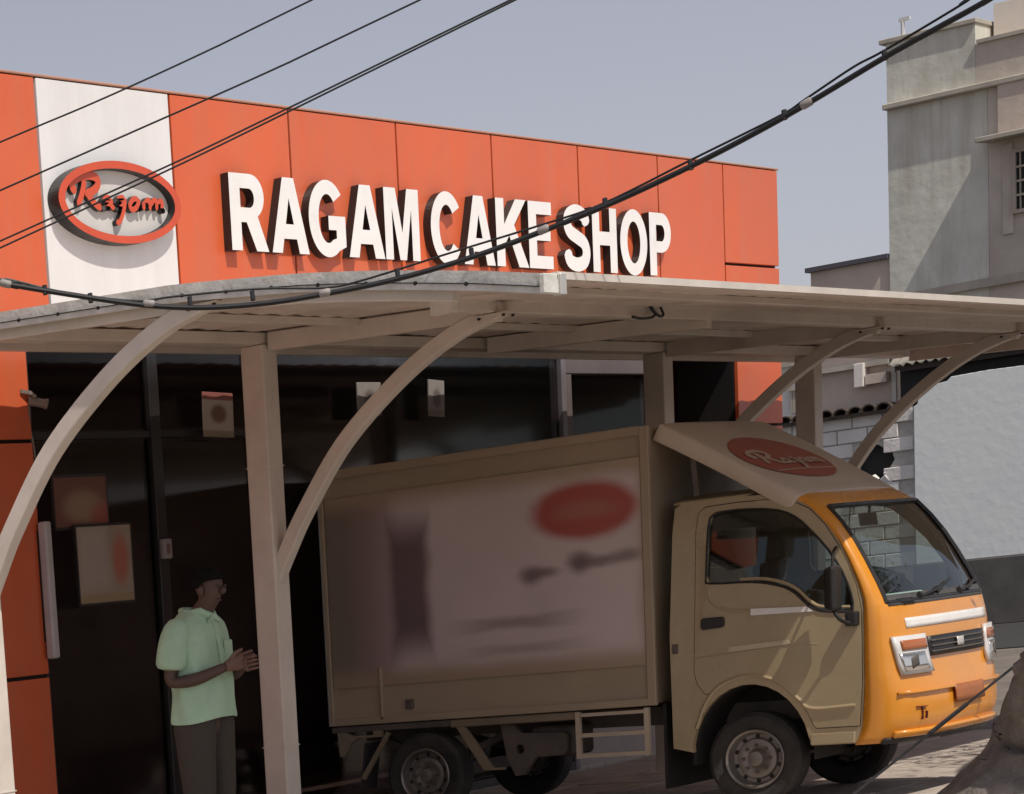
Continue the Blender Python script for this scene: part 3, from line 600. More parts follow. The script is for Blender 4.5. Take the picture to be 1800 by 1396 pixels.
for side, fn in (('n', near), ('f', far)):
    b = MB(); b.poly(CABO, [DO], .035, lambda u, v, d: fn(u, v, d)); cab = b.build('cab_side', beige, truck, smooth=True)
    b = MB(); b.poly(inset(DO, .005), [DW], .035, lambda u, v, d: fn(u, v, d-.004)); dr = b.build('door', beige, truck, smooth=True); cabs.append(dr)
    b = MB(); b.poly(inset(DW, -.004), [], .006, lambda u, v, d: fn(u, v, d+.012)); b.build('door_window', sglass, dr)
    # window rubber and pressed beads
    off = lambda P, d: [fn(u, v, d) for u, v in P]
    MB().tube(cr(off(DW, -.003), 2, True), .007, 6, closed=True).build('window_seal', M['black'], dr, smooth=True)
    bead = [(2.515,1.26),(2.53,1.20),(2.58,1.155),(2.66,1.128),(2.76,1.12)]
    MB().tube(cr(off(bead, .0), 4), .009, 6).build('pressed_line', beige, dr, smooth=True)
    MB().tube(cr(off([(2.70,1.30),(2.83,1.292),(2.95,1.258),(3.03,1.21),(3.10,1.14),(3.17,1.105),(3.32,1.092)], .002), 4), .010, 6).build('pressed_line', beige, dr, smooth=True)
    MB().tube(off([(2.44,.875),(2.7,.893),(3.0,.905),(3.14,.905)], .001), .006, 6).build('pressed_line', beige, dr, smooth=True)
    MB().tube(cr(off([(2.43,.47),(2.49,.61),(2.58,.71),(2.74,.755),(2.90,.715),(3.02,.61),(3.10,.545),(3.34,.548)], .0), 5), .013, 6).build('arch_bead', beige, truck, smooth=True)
    b = MB(); b.poly([(2.765,1.10),(2.765,1.13),(3.08,1.115),(3.12,1.085),(2.77,1.092)], [], .004, lambda u, v, d: fn(u, v, d-.009)); b.build('decal_strip', strip, dr)
    b = MB(); b.poly([(2.63,.895),(2.64,.925),(2.97,.94),(2.99,.915)], [], .004, lambda u, v, d: fn(u, v, d-.007)); b.build('decal_strip', mat('decal_beige', (.5,.43,.3), .4), dr)
    b = MB(); b.poly([(2.475,1.045),(2.475,1.09),(2.485,1.10),(2.60,1.10),(2.61,1.09),(2.61,1.05),(2.60,1.04),(2.485,1.035)], [], .03, lambda u, v, d: fn(u, v, d-.014)); hn = b.build('door_handle', M['black'], dr, bevel=.004, seg=1)
    b = MB(); b.poly([(2.30,.91),(2.30,.965),(2.335,.965),(2.335,.91)], [], .02, lambda u, v, d: fn(u, v, d-.006)); b.build('side_catch', chas, truck, bevel=.004, seg=1)
    b = MB(); b.poly([(3.085,.34),(3.09,.40),(3.335,.40),(3.33,.34)], [], .02, lambda u, v, d: fn(u, v, d-.012)); b.build('sill_panel', beige, truck, bevel=.004, seg=1)
    # wheel housing
    rg = []
    for a in range(185, -6, -10): rg.append([fn(2.74+.352*math.cos(R(a)), .29+.418*math.sin(R(a)), .03), fn(2.74+.352*math.cos(R(a)), .29+.418*math.sin(R(a)), .42)])
    b = MB(); b.loft([[p[0] for p in rg], [p[1] for p in rg]], 0, False, False); b.build('wheel_housing', mat('wheel_well', (.03,.027,.025), .9), truck, smooth=True)
    b = MB(); b.poly([(2.74+.36*math.cos(R(a)), .28+.425*math.sin(R(a))) for a in range(180, -1, -12)], [], .01, lambda u, v, d: fn(u, v, .42+d)); b.build('wheel_housing', MATS['wheel_well'], truck)
# front shell: rows (h, s centre, s side), plan super-ellipse
ROW = [(1.775,2.97,2.80),(1.745,3.06,2.94),(1.715,3.115,3.00),(1.690,3.145,3.045),(1.655,3.19,3.09),(1.56,3.265,3.178),(1.455,3.335,3.253),(1.345,3.40,3.308),(1.21,3.475,3.365),(1.135,3.515,3.388),(1.095,3.535,3.394),(1.075,3.552,3.395),(1.00,3.575,3.396),(.94,3.588,3.397),(.80,3.60,3.397),(.72,3.612,3.396),(.66,3.635,3.395),(.55,3.655,3.388),(.46,3.66,3.378),(.42,3.65,3.372),(.36,3.62,3.35),(.325,3.58,3.33)]
NC = 48; NE = 3.0
def fr(row, t, dd=0):
    h, sc, sd = row; hw = TW/2-inw(h)+crown(h)+.003
    a = (1-abs(t)**NE)**(1/NE) if abs(t) < 1 else 0
    return T(sd+(sc-sd)*a+dd, TW/2+hw*t, h)
def tcol(j):                                                       # dense near the corners
    u = -1+2*j/NC; return math.copysign(abs(math.sin(u*PI/2))**.72 if abs(u) < 1 else 1, u) if u else 0
cols = [tcol(j) for j in range(NC+1)]
WSR = (4, 10)                                                      # windscreen rows
ci = [j for j, t in enumerate(cols) if abs(t) <= .905]; c0, c1 = ci[0], ci[-1]
shell = MB(); screen = MB()
G = [[fr(r, t) for t in cols] for r in ROW]
flat = [p for r in G for p in r]; W1 = NC+1; fb = []; fs = []
for i in range(len(ROW)-1):
    for j in range(NC):
        q = (i*W1+j, i*W1+j+1, (i+1)*W1+j+1, (i+1)*W1+j)
        (fs if (WSR[0] <= i < WSR[1] and c0 <= j < c1) else fb).append(q)
shell.add(flat, fb); nose = shell.build('cab_front', torange, truck, smooth=True, sharp=50)
mod = nose.modifiers.new('solid', 'SOLIDIFY'); mod.thickness = .02; mod.offset = -1
scr = [fr(r, t, -.012) for r in ROW for t in cols]; screen.add(scr, fs); screen_v = screen
used = sorted({k for f in fs for k in f}); idx = {k: n for n, k in enumerate(used)}
ws = MB().add([scr[k] for k in used], [tuple(idx[k] for k in f) for f in fs]).build('windscreen', tglass, truck, smooth=True)
rim_ = [fr(ROW[WSR[0]], cols[j]) for j in range(c0, c1+1)]+[fr(ROW[i], cols[c1]) for i in range(WSR[0]+1, WSR[1]+1)]+[fr(ROW[WSR[1]], cols[j]) for j in range(c1-1, c0-1, -1)]+[fr(ROW[i], cols[c0]) for i in range(WSR[1]-1, WSR[0], -1)]
MB().tube(rim_, .013, 6, closed=True, up=Vector((0,-1,.3))).build('windscreen_seal', M['black'], ws, smooth=True)
# roof
b = MB(); rings = []
for s in (2.29, 2.33, 2.45, 2.6, 2.75, 2.87, 2.97):
    rr = []
    for k in range(25):
        t = -1+k/12; hw = TW/2-inw(1.77)+.0; z = 1.772+.045*(1-abs(t)**3)-(.012 if s > 2.9 else 0)-(.025*((s-2.75)/.2) if s > 2.75 else 0)
        rr.append(T(s-(.17*abs(t)**6 if s > 2.8 else 0), TW/2+hw*t, z))
    rings.append(rr)
b.loft(rings, 0, False, False); rf = b.build('cab_roof', beige, truck, smooth=True); m_ = rf.modifiers.new('solid', 'SOLIDIFY'); m_.thickness = .015; m_.offset = -1
b = MB(); b.poly([(.03,.45),(TW-.03,.45),(TW-.03,1.1),(TW-.11,1.77),(.11,1.77),(.03,1.1)], [[(.35,1.25),(1.15,1.25),(1.15,1.6),(.35,1.6)]], .02, lambda u, v, d: T(2.30+d, u, v)); b.build('cab_rear_wall', chas, truck)
MB().hexa([T(2.31,.46,.44),T(3.45,.46,.44),T(3.45,1.04,.44),T(2.31,1.04,.44)], [T(2.31,.46,.46),T(3.45,.46,.46),T(3.45,1.04,.46),T(2.31,1.04,.46)]).build('cab_floor', chas, truck)
# interior
for l in (.12, .80):
    sb = MB().hexa([T(2.42,l,.70),T(2.92,l,.70),T(2.92,l+.58,.70),T(2.42,l+.58,.70)], [T(2.42,l,.86),T(2.92,l,.88),T(2.92,l+.58,.88),T(2.42,l+.58,.86)]).build('seat', seatm, truck, bevel=.04, seg=3)
    MB().hexa([T(2.45,l+.03,.87),T(2.57,l+.03,.87),T(2.57,l+.55,.87),T(2.45,l+.55,.87)], [T(2.37,l+.08,1.38),T(2.46,l+.08,1.38),T(2.46,l+.50,1.38),T(2.37,l+.50,1.38)]).build('backrest', seatm, sb, bevel=.04, seg=3)
    MB().hexa([T(2.37,l+.16,1.39),T(2.46,l+.16,1.39),T(2.46,l+.42,1.39),T(2.37,l+.42,1.39)], [T(2.36,l+.18,1.56),T(2.44,l+.18,1.56),T(2.44,l+.40,1.56),T(2.36,l+.40,1.56)]).build('headrest', seatm, sb, bevel=.03, seg=3)
db = MB().hexa([T(3.16,.08,.70),T(3.42,.1,.70),T(3.42,1.4,.70),T(3.16,1.42,.70)], [T(3.20,.08,1.05),T(3.46,.14,1.085),T(3.46,1.36,1.085),T(3.20,1.42,1.05)]).build('dashboard', dash, truck, bevel=.025, seg=3)
MB().hexa([T(3.30,.55,1.075),T(3.44,.55,1.09),T(3.44,1.2,1.09),T(3.30,1.2,1.075)], [T(3.32,.58,1.12),T(3.42,.58,1.12),T(3.42,1.17,1.12),T(3.32,1.17,1.12)]).build('dashboard_tray', dash, db, bevel=.01)
MB().hexa([T(3.22,.22,1.09),T(3.44,.26,1.11),T(3.44,.78,1.11),T(3.22,.74,1.09)], [T(3.24,.24,1.125),T(3.42,.28,1.14),T(3.42,.76,1.14),T(3.24,.72,1.125)]).build('dashboard_cloth', mat('teal_reflection', (.48,.58,.55), .9, .12, 14, bump=.5, bscale=20), db, bevel=.015, seg=2)  # added pale slab standing in for the reflection in the windscreen
sw = T(3.05, 1.08, 1.10); axw = Vector((0,.75,.66)).normalized(); e1 = Vector((1,0,0)); e2 = axw.cross(e1)
stw = MB().tube([sw+(e1*math.cos(2*PI*k/28)+e2*math.sin(2*PI*k/28))*.18 for k in range(28)], .014, 8, closed=True, up=axw).build('steering_wheel', M['black'], truck, smooth=True)
for a in (90, 210, 330): MB().bar([sw, sw+(e1*math.cos(R(a))+e2*math.sin(R(a)))*.175], .03, .012, axw).build('spoke', M['black'], stw)
MB().bar([sw, sw-axw*.3], .05, .05, Vector((1,0,0))).build('steering_column', M['black'], stw)
mi_ = MB().hexa([T(3.13,.62,1.53),T(3.14,.62,1.53),T(3.14,.86,1.53),T(3.13,.86,1.53)], [T(3.12,.62,1.60),T(3.13,.62,1.60),T(3.13,.86,1.60),T(3.12,.86,1.60)]).build('rear_view_mirror', M['black'], truck, bevel=.004, seg=1)
MB().tube([T(3.135,.74,1.59),T(3.14,.74,1.66)], .008, 6).build('mirror_stalk', M['black'], mi_)
pd = [T(3.10,.50,1.60)]
MB().ball(T(3.11,.52,1.50), .02, .012, .03).build('windscreen_charm', M['black'], truck); MB().tube([T(3.11,.52,1.53),T(3.12,.52,1.655)], .003, 5).build('charm_cord', M['black'], truck)
# cowl and wipers
b = MB(); rg = []
for r_, dd in ((ROW[9], .004), (ROW[10], .006), (ROW[11], .004)): rg.append([fr(r_, t, dd) for t in cols[c0:c1+1]])
b.loft(rg, 0, False, False); cw = b.build('cowl_panel', dash, truck, smooth=True); m_ = cw.modifiers.new('solid', 'SOLIDIFY'); m_.thickness = .006
def onscr(h, t, dd=.012):
    for a, c in zip(ROW[:-1], ROW[1:]):
        if c[0] <= h <= a[0]:
            k = (a[0]-h)/(a[0]-c[0]); return fr((h, a[1]+(c[1]-a[1])*k, a[2]+(c[2]-a[2])*k), t, dd)
for t0, t1, h1 in ((-.45, .12, 1.17), (.30, .72, 1.16)):
    wp = MB().tube([onscr(1.11, t0, .022), onscr(1.135, (t0+t1)/2, .024), onscr(h1, t1, .02)], .008, 6).build('wiper', M['black'], truck, smooth=True)
    MB().bar([onscr(h1-.05, t1-.25, .014), onscr(h1+.015, t1+.14, .012)], .01, .014, Vector((0,-1,.5))).build('wiper_blade', M['black'], wp)
    MB().lathe([(0,0),(.022,0),(.018,.02),(0,.022)], onscr(1.11, t0, .008), Vector((0,-.7,.7)), 10).build('wiper_pivot', M['black'], wp, smooth=True)
for k in range(4): MB().bar([onscr(1.107-.006*k*0-.0-.009*k, -.80+.02*k, .011), onscr(1.107-.009*k, -.58, .011)], .006, .004, Vector((0,-1,0))).build('cowl_vent', M['dark'], cw)
# front graphics and lamps on the nose
def nosepatch(name, h0, h1, t0, t1, m, dd=.004, parent=None, n=14, mh=3, thick=.004, shape=None, slope=0):
    b = MB(); rg = []
    for i in range(mh+1):
        row = []
        for j in range(n+1):
            u = j/n; v = i/mh; t = t0+(t1-t0)*u; h = h0+(h1-h0)*v+slope*u
            if shape: t, h = shape(u, v)
            row.append(onscr(h, t, dd))
        rg.append(row)
    b.loft(rg, 0, False, False); o = b.build(name, m, parent or truck, smooth=True); q = o.modifiers.new('solid', 'SOLIDIFY'); q.thickness = thick; q.offset = 0; return o
nosepatch('decal_strip', .945, 1.0, -.77, .72, strip, .003)
lampw = mat('lamp_surround', (.66,.64,.62), .3, .05); lampi = mat('lamp_reflector', (.75,.74,.72), .12, .05, metal=.9); amb = mat('amber_lens', (.45,.13,.04), .2, .1, coat=.6)
for sg in (-1, 1):
    def shp(u, v, a=0.): return (sg*(.93-.012*(1-v)*4*.35-(.43)*u+a*0), .715+.235*v-.0*u)
    lp = nosepatch('headlight', 0, 0, 0, 0, lampw, .012, shape=lambda u, v: (sg*(.935-.05*(1-v)-.36*u), .690+.215*v), thick=.02)
    nosepatch('lamp_bowl', 0, 0, 0, 0, lampi, .026, lp, shape=lambda u, v: (sg*(.90-.035*(1-v)-.28*u), .710+.10*v), thick=.006)
    nosepatch('indicator', 0, 0, 0, 0, amb, .026, lp, shape=lambda u, v: (sg*(.885-.015*(1-v)-.29*u), .825+.055*v), thick=.006)
    nosepatch('lamp_bezel', 0, 0, 0, 0, chas, .030, lp, n=8, shape=lambda u, v: (sg*(.80-.08*u), .72+.06*v+.02*u), thick=.004)
gr = nosepatch('grille', .775, .885, -.52, .52, M['black'], .006, thick=.02)
for k in range(3): nosepatch('grille_bar', .795+.03*k, .803+.03*k, -.50, .50, chas, .022, gr, thick=.004, mh=1)
nosepatch('grille_badge', .81, .86, -.06, .06, M['steel'], .026, gr, thick=.006, n=4)
b = MB(); rg = []
bmp = nosepatch('bumper_line', .585, .60, -.93, .93, torange, .012, thick=.02)
nosepatch('bumper_lip', .355, .385, -.93, .93, torange, .012, thick=.03)
nosepatch('lower_valance', .327, .352, -.96, .96, M['black'], .004, thick=.03)
np_ = nosepatch('number_plate', .50, .60, -.27, .27, mat('plate_brown', (.36,.12,.04), .5, .1, 20), .020, thick=.006)
# painted letter at the bumper corner
tm = mat('bumper_lettering', (.13,.02,.02), .5)
def bump2(u, v): return onscr(.435+v, -.79+u, .006)
for (a, c) in (((0,.075),(.11,.072)), ((.055,.075),(.06,.0)), ((.10,.045),(.105,.005))):
    p0, p1 = bump2(*a), bump2(*c); MB().bar([p0, p1], .004, .016, Vector((0,-1,0))).build('painted_letter', tm, truck)
# mirrors
for sg, fn in ((1, near), (-1, far)):
    mm = MB(); c = fn(3.275, 1.20, -.13)
    mm.hexa([c+Vector((-.07,-.03,-.125)), c+Vector((.06,-.03,-.125)), c+Vector((.06,-.03,.13)), c+Vector((-.07,-.03,.13))], [c+Vector((-.05,.035,-.105)), c+Vector((.045,.035,-.105)), c+Vector((.045,.035,.115)), c+Vector((-.05,.035,.115))])
    mo = mm.build('wing_mirror', M['black'], truck, bevel=.02, seg=3)
    MB().tube(cr([c+Vector((.0,0,-.11)), c+Vector((.01*sg,-.03,-.17)), fn(3.34,1.0,-.04), fn(3.345,1.0,.0)], 4), .011, 6).build('mirror_arm', M['black'], mo, smooth=True)
    MB().tube(cr([c+Vector((.0,0,.12)), fn(3.24,1.40,-.05), fn(3.235,1.43,.01)], 4), .008, 6).build('mirror_arm', M['black'], mo, smooth=True)
    MB().hexa([fn(3.31,.985,-.055),fn(3.375,.985,-.055),fn(3.375,1.065,-.055),fn(3.31,1.065,-.055)], [fn(3.31,.985,-.005),fn(3.375,.985,-.005),fn(3.375,1.065,-.005),fn(3.31,1.065,-.005)]).build('mirror_foot', M['black'], mo, bevel=.01)
# roof fairing with oval emblem
fair = mat('fairing_cream', (.60,.50,.40), .4, .06, 3, coat=.2, dirt=(.3,.23,.17), damt=.3)
def FA(a, l, d):                 # a 0 (at box top) .. 1 (over the screen); d up off the face
    n = Vector((0, -math.sin(R(33)), math.cos(R(33)))); bow = .010*math.sin(PI*a)+.022*(1-abs((l-.75)/.70)**3)*(.4+.6*a)
    return T(2.235+.785*a+.05*(1-((l-.75)/.7)**2)*a, l, 2.235-.505*a)+n*(d+bow)
b = MB(); top = []; NA = 16; NL = 20
for i in range(NA+1): top.append([FA(i/NA, .055+1.39*j/NL, 0) for j in range(NL+1)])
b.loft(top, 0, False, False); fo = b.build('roof_fairing', fair, truck, smooth=True); q = fo.modifiers.new('solid', 'SOLIDIFY'); q.thickness = .10; q.offset = -1; q2 = fo.modifiers.new('bevel', 'BEVEL'); q2.width = .01; q2.segments = 2
if fo.data.polygons[0].normal.z < 0:
    fo.data.flip_normals()
MB().tube([FA(1.0, .07+1.36*k/20, -.105) for k in range(21)], .014, 6).build('fairing_seal', M['black'], fo, smooth=True)
for l in (.12, 1.38): MB().bar([T(2.42,l,1.80), T(2.40,l,2.06)], .03, .03, Vector((0,1,0))).build('fairing_strut', chas, fo)
EMC = .60
ovm = mat('fairing_red', (.36,.075,.05), .4, .08, 6, dirt=(.3,.12,.08), damt=.3, dscale=6)
# emblem: subdivided disc following the face
b = MB(); rg = []
for i in range(1, 9): rg.append([FA(.555+.285*i/8*math.sin(2*PI*k/48)*.98, EMC+.475*i/8*math.cos(2*PI*k/48), .004) for k in range(48)])
b.loft(rg, 0, False); o_ = len(b.v); b.add([FA(.555, EMC, .004)]+[Vector(p) for p in rg[0]], [(0, 1+k, 1+(k+1) % 48) for k in range(48)]); em = b.build('emblem', ovm, fo, smooth=True)
scw = mat('emblem_script', (.50,.36,.27), .5, .1)
class FairPlane:
    k = 1/1100*.47
    def __call__(s, a, b): return (.22+(a-300)/1150*.70, .70-(b-250)/600*.36)
    def to3(s, u, v, d): return FA(.555+(.5-v)*.72+.06, u, .010-d)
script(em, FairPlane(), scw, scw, .004)
MB().bar([FA(.40+.33, .24+.05*i, .007) for i in range(15)], .008, .004, Vector((0,-.5,.8))).build('script_underline', scw, em)

# ------------------------------------------------------------------ neighbouring buildings across the side lane
XW = 48.3; KK = XW/26
def zw(zc): return zc*KK+H
def yw(u, v=600): return atX(u, v, XW).y
sheet('side_lane', 37, 47.6, -60, 120, -.018, mat('lane_asphalt', (.03,.028,.027), .9, .3, 2, bump=.4, bscale=30))
pl1 = mat('old_plaster_green', (.63,.62,.55), .9, .16, .9, bump=.5, bscale=5, dirt=(.40,.36,.28), damt=.7, dscale=.9, streak=1)
pl2 = mat('old_plaster_tan', (.60,.535,.465), .9, .12, 1.2, bump=.4, bscale=6, dirt=(.36,.3,.24), damt=.6, dscale=.7)
pl3 = mat('beige_plaster', (.58,.49,.42), .9, .08, 1.5, bump=.3, bscale=8, dirt=(.34,.28,.23), damt=.5, dscale=.6)
ledm = mat('ledge_cement', (.46,.42,.35), .85, .12, 3, dirt=(.25,.22,.18), damt=.5)
tb_ = thing('concrete_house', (XW+3, 15, 0), 'tall weathered grey concrete house with sunshade over a barred window', 'house')
Y0 = yw(1556); YN = yw(1704, 60); YS = yw(1727, 240)
ZA, ZB, ZL = zw(4.594), zw(4.40), zw(3.968)
MB().box(XW+.25, XW+7, YS+.005, Y0, 0, ZL).build('wall', pl1, tb_); MB().box(XW+.25, XW+7, 5, YS, 0, ZL).build('wall', pl2, tb_)
MB().box(XW+.25, XW+7, YN, Y0, ZL+.1, ZA-.08).build('parapet', pl1, tb_); MB().box(XW+.25, XW+7, 5, YN-.004, ZL+.1, ZB-.06).build('parapet', pl2, tb_)
MB().box(XW+.19, XW+7.05, YN-.03, Y0+.10, ZA-.078, ZA).build('coping', ledm, tb_, bevel=.01, seg=1); MB().box(XW+.19, XW+7.05, 5, YN-.035, ZB-.058, ZB).build('coping', ledm, tb_)
MB().box(XW+.08, XW+7.02, 5, Y0+.02, ZL+.002, ZL+.098).build('ledge', ledm, tb_, bevel=.015, seg=1)
MB().box(XW+.9, XW+4, 13.0, YN-.06, ZB, ZB+.62).build('roof_room', mat('cream_lit_wall', (.72,.64,.56), .85, .06), tb_)
zs = zw(3.50)
MB().hexa([(XW-.35,5,zs-.03),(XW+.25,5,zs),(XW+.25,YS,zs),(XW-.35,YS,zs-.03)], [(XW-.35,5,zs+.05),(XW+.25,5,zs+.1),(XW+.25,YS,zs+.1),(XW-.35,YS,zs+.05)]).build('sunshade', ledm, tb_, bevel=.01, seg=1)
MB().box(XW+.12, XW+.249, 5, YS-.2, zs+.105, ZL).build('wall_band', pl3, tb_)
wy1 = yw(1772, 310); wz1, wz0 = zw(3.40), zw(2.85)
win = MB().box(XW+.21, XW+.249, wy1-1.5, wy1-.06, wz0+.06, wz1-.06).build('window', M['dark'], tb_)
wfm = mat('window_frame_cream', (.45,.39,.32), .7, .1)
for (a, b_, c, d) in ((wy1-1.56, wy1, wz1-.06, wz1), (wy1-1.56, wy1, wz0, wz0+.06), (wy1-.06, wy1, wz0+.06, wz1-.06), (wy1-1.56, wy1-1.5, wz0+.06, wz1-.06)):
    MB().box(XW+.16, XW+.249, a, b_, c, d).build('window_frame', wfm, win)
for k in range(1, 4): z = wz0+.06+(wz1-wz0-.12)*k/4; MB().box(XW+.175, XW+.195, wy1-1.5, wy1-.06, z-.018, z+.018).build('window_bar', wfm, win)
for k in range(0, 4): y = wy1-.12-.36*k; MB().box(XW+.197, XW+.208, y-.012, y+.012, wz0+.06, wz1-.06).build('window_bar', wfm, win)
MB().box(XW+.205, XW+.2495, wy1-.30+.30, wy1+.16, wz0-.3, wz1+.12).build('window_reveal', pl2, tb_)
q = atX(1587, 50, XW+1.0)
MB().tube([(q.x, q.y, ZA-.02), (q.x, q.y, ZA+.36)], .035, 8).build('roof_pipe', mat('pipe_white', (.6,.6,.6), .5), tb_); MB().box(q.x-.03, q.x+.03, q.y-.12, q.y+.06, ZA+.36, ZA+.42).build('pipe_tee', MATS['pipe_white'], tb_)
MB().bar([atX(1588, 525, XW+.2), atX(1700, 503, XW+.2), (XW+.2, 6, zw(2.30))], .16, .14).build('cement_band', ledm, tb_)
# low beige house
lh = thing('low_house', (XW+2, 20, 0), 'low beige plastered house with dark roof edge beside the tall concrete house', 'house')
YL = yw(1412, 472); ZLo = zw(2.70)
MB().box(XW+.3, XW+6, Y0+.01, YL, 0, ZLo-.06).build('wall', pl3, lh)
MB().box(XW+.2, XW+6.1, Y0+.02, YL+.06, ZLo-.058, ZLo+.02).build('roof_edge', mat('dark_roof_edge', (.09,.085,.10), .7), lh)
MB().box(XW+.18, XW+.299, yw(1562)+.2, YL, zw(1.98), zw(2.02)).build('plaster_band', ledm, lh); MB().box(XW+.15, XW+.299, Y0+.02, YL, zw(1.72), zw(1.77)).build('plaster_band', ledm, lh)
q = atX(1505, 661, XW+.1); MB().box(q.x-.04, q.x+.15, q.y-.13, q.y+.03, q.z-.2, q.z+.2).build('meter_box', mat('meter_white', (.75,.7,.65), .5), lh, bevel=.01)
MB().box(q.x+.0, q.x+.18, q.y-.5, q.y-.15, q.z-.17, q.z-.0).build('meter_shelf', pl3, lh)
# lean-to shed with corrugated roof, open and dark under the sheet
shd = thing('lean_to_shed', (XW+.1, 14, 0), 'lean-to with wavy corrugated roof edge and dark opening over a white wall', 'shed')
yc1 = yw(1566, 648); zc_ = zw(1.675); n = 240; rg = []
for x, dz in ((XW-.16, 0), (XW+.245, .2)):
    rg.append([(x, 6+(yc1-6)*k/n, zc_+dz+.035*math.sin(2*PI*(yc1-(6+(yc1-6)*k/n))/.15)) for k in range(n+1)])
b = MB(); b.loft(rg, 0, False, False); o = b.build('corrugated_roof', mat('asbestos_sheet', (.36,.33,.28), .9, .15, 5, dirt=(.18,.15,.12), damt=.5), shd, smooth=True); q = o.modifiers.new('solid', 'SOLIDIFY'); q.thickness = .018
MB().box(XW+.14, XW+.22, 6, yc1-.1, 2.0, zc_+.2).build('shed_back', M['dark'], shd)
MB().tube([atX(1578, 652, XW-.3), atX(1580, 735, XW-.3)], .035, 8).build('shed_post', chas, shd)
MB().bar([(XW-.05, 6, zc_-.05), (XW-.05, yc1-.1, zc_-.05)], .08, .1).build('purlin', mat('old_wood', (.05,.04,.033), .9, .2), shd)
# white plastered yard wall with grey plinth
yw1 = yw(1611, 760)
ww = thing('white_yard_wall', (XW-.1, 13, 0), 'white painted yard wall with chipped top edge and dark grey plinth', 'wall')
zt = zw(1.51); prof = [(5,1.1),(yw1,1.1),(yw1,3.76),(yw1-.06,3.80),(yw1-.10,3.95),(yw1-.22,3.98),(yw1-.30,4.08),(yw1-.55,4.11),(yw1-.62,zt),(yw1-1.2,zt+.02),(yw1-2.2,zt),(5,zt+.03)]
wwm = mat('white_wall_paint', (.82,.845,.83), .9, .07, .8, bump=.3, bscale=6, dirt=(.7,.7,.66), damt=.4, dscale=.8)
b = MB(); b.poly(prof, [], .22, lambda u, v, d: (XW-.12+d, u, v)); b.build('wall_panel', wwm, ww, bevel=.012, seg=2)
MB().box(XW-.18, XW+.1, 5, yw1+.02, -.03, 1.095).build('plinth', mat('plinth_grey', (.10,.092,.088), .9, .3, 1.5, dirt=(.05,.045,.043), damt=.6, dscale=1.2), ww, bevel=.02)
# white painted block wall with a hole, ridge tiles on top
bw = thing('block_wall', (XW, 20, 0), 'white painted block wall with a dark broken hole and brown ridge tiles on top', 'wall')
YB0, YB1 = yw1+.03, 24.3; bl, bh = .52, .245; zt_ = zw(1.30)
hc = atX(1537, 812, XW); hr = .30
hole = [(hc.y+hr*(.85+.3*random.random())*math.cos(2*PI*k/14), hc.z+hr*1.05*(.85+.3*random.random())*math.sin(2*PI*k/14)) for k in range(14)]
b = MB(); b.poly([(YB0,-.03),(YB1,-.03),(YB1,zt_),(YB0,zt_)], [hole], .15, lambda u, v, d: (XW+.012+d, u, v)); b.build('mortar', mat('mortar_white', (.48,.455,.42), .95, .15, 8), bw)
MB().box(XW+.17, XW+.29, hc.y-.6, hc.y+.6, hc.z-.6, hc.z+.6).build('cavity', M['dark'], bw)
bm_ = mat('white_block', (.78,.75,.71), .9, .13, 5, bump=.5, bscale=14, dirt=(.3,.26,.22), damt=.45, dscale=2.5); proto = None
nb = 0
for r in range(int((zt_-.9)/bh)):
    z = zt_-bh*(r+.5)
    y = YB0+(.26 if r % 2 else .0)
    while y+bl < YB1+.3 and nb < 280:
        yc_ = y+bl/2; y += bl
        if (yc_-hc.y)**2+(z-hc.z)**2 < (hr+.12)**2: continue
        off = random.uniform(-.006, .006)
        if proto is None:
            proto = MB().box(-.03, .05, -bl/2+.009, bl/2-.009, -bh/2+.009, bh/2-.009).build('block', bm_, bw, bevel=.01, seg=1); proto.location = Vector((XW+off, yc_, z))-WLOC[bw.name]
        else: share(proto, 'block', (XW+off, yc_, z), bw, (0, 0, random.uniform(-.01,.01)))
        nb += 1
# broken pieces round the hole
for k in range(9):
    a = random.uniform(PI*.95, PI*2.1); rr = hr*random.uniform(1.0, 1.35); s = random.uniform(.05, .11)
    MB().box(-s*.6, s*.6, -s, s, -s*.6, s*.6).build('broken_block', bm_, bw, bevel=.012, seg=1).location = Vector((XW-.01+random.uniform(-.03,.03), hc.y+rr*math.cos(a), hc.z+rr*math.sin(a)))-WLOC[bw.name]
for o in [o for o in bpy.data.objects if o.name.startswith('broken_block')]: o.rotation_euler = (random.uniform(-1,1), random.uniform(-.4,.4), random.uniform(-.4,.4))
tlm = mat('ridge_tile', (.075,.055,.042), .85, .3, 6, bump=.4, bscale=20); tp = None; yt = yw(1574, 705)
zt2 = zt_+.0; k = 0
while yt+.24*k < YB1-.2:
    c = (XW-.02, yt+.12+.24*k, zt2+.06)
    if tp is None:
        rg = []
        for x in (-.22, .22): rg.append([(x, .135*math.cos(R(a)), .13*math.sin(R(a))-.06) for a in range(0, 181, 15)]+[(x, .112*math.cos(R(a)), .107*math.sin(R(a))-.06) for a in range(180, -1, -15)])
        tp = MB().loft(rg).build('ridge_tile', tlm, bw, smooth=True); tp.location = Vector(c)-WLOC[bw.name]
    else: share(tp, 'ridge_tile', c, bw, (random.uniform(-.05,.05), random.uniform(-.06,.06), random.uniform(-.05,.05)))
    k += 1
MB().box(XW-.2, XW+.16, yt, YB1-.2, zt2-.055, zt2+.005).build('tile_bed', tlm, bw)
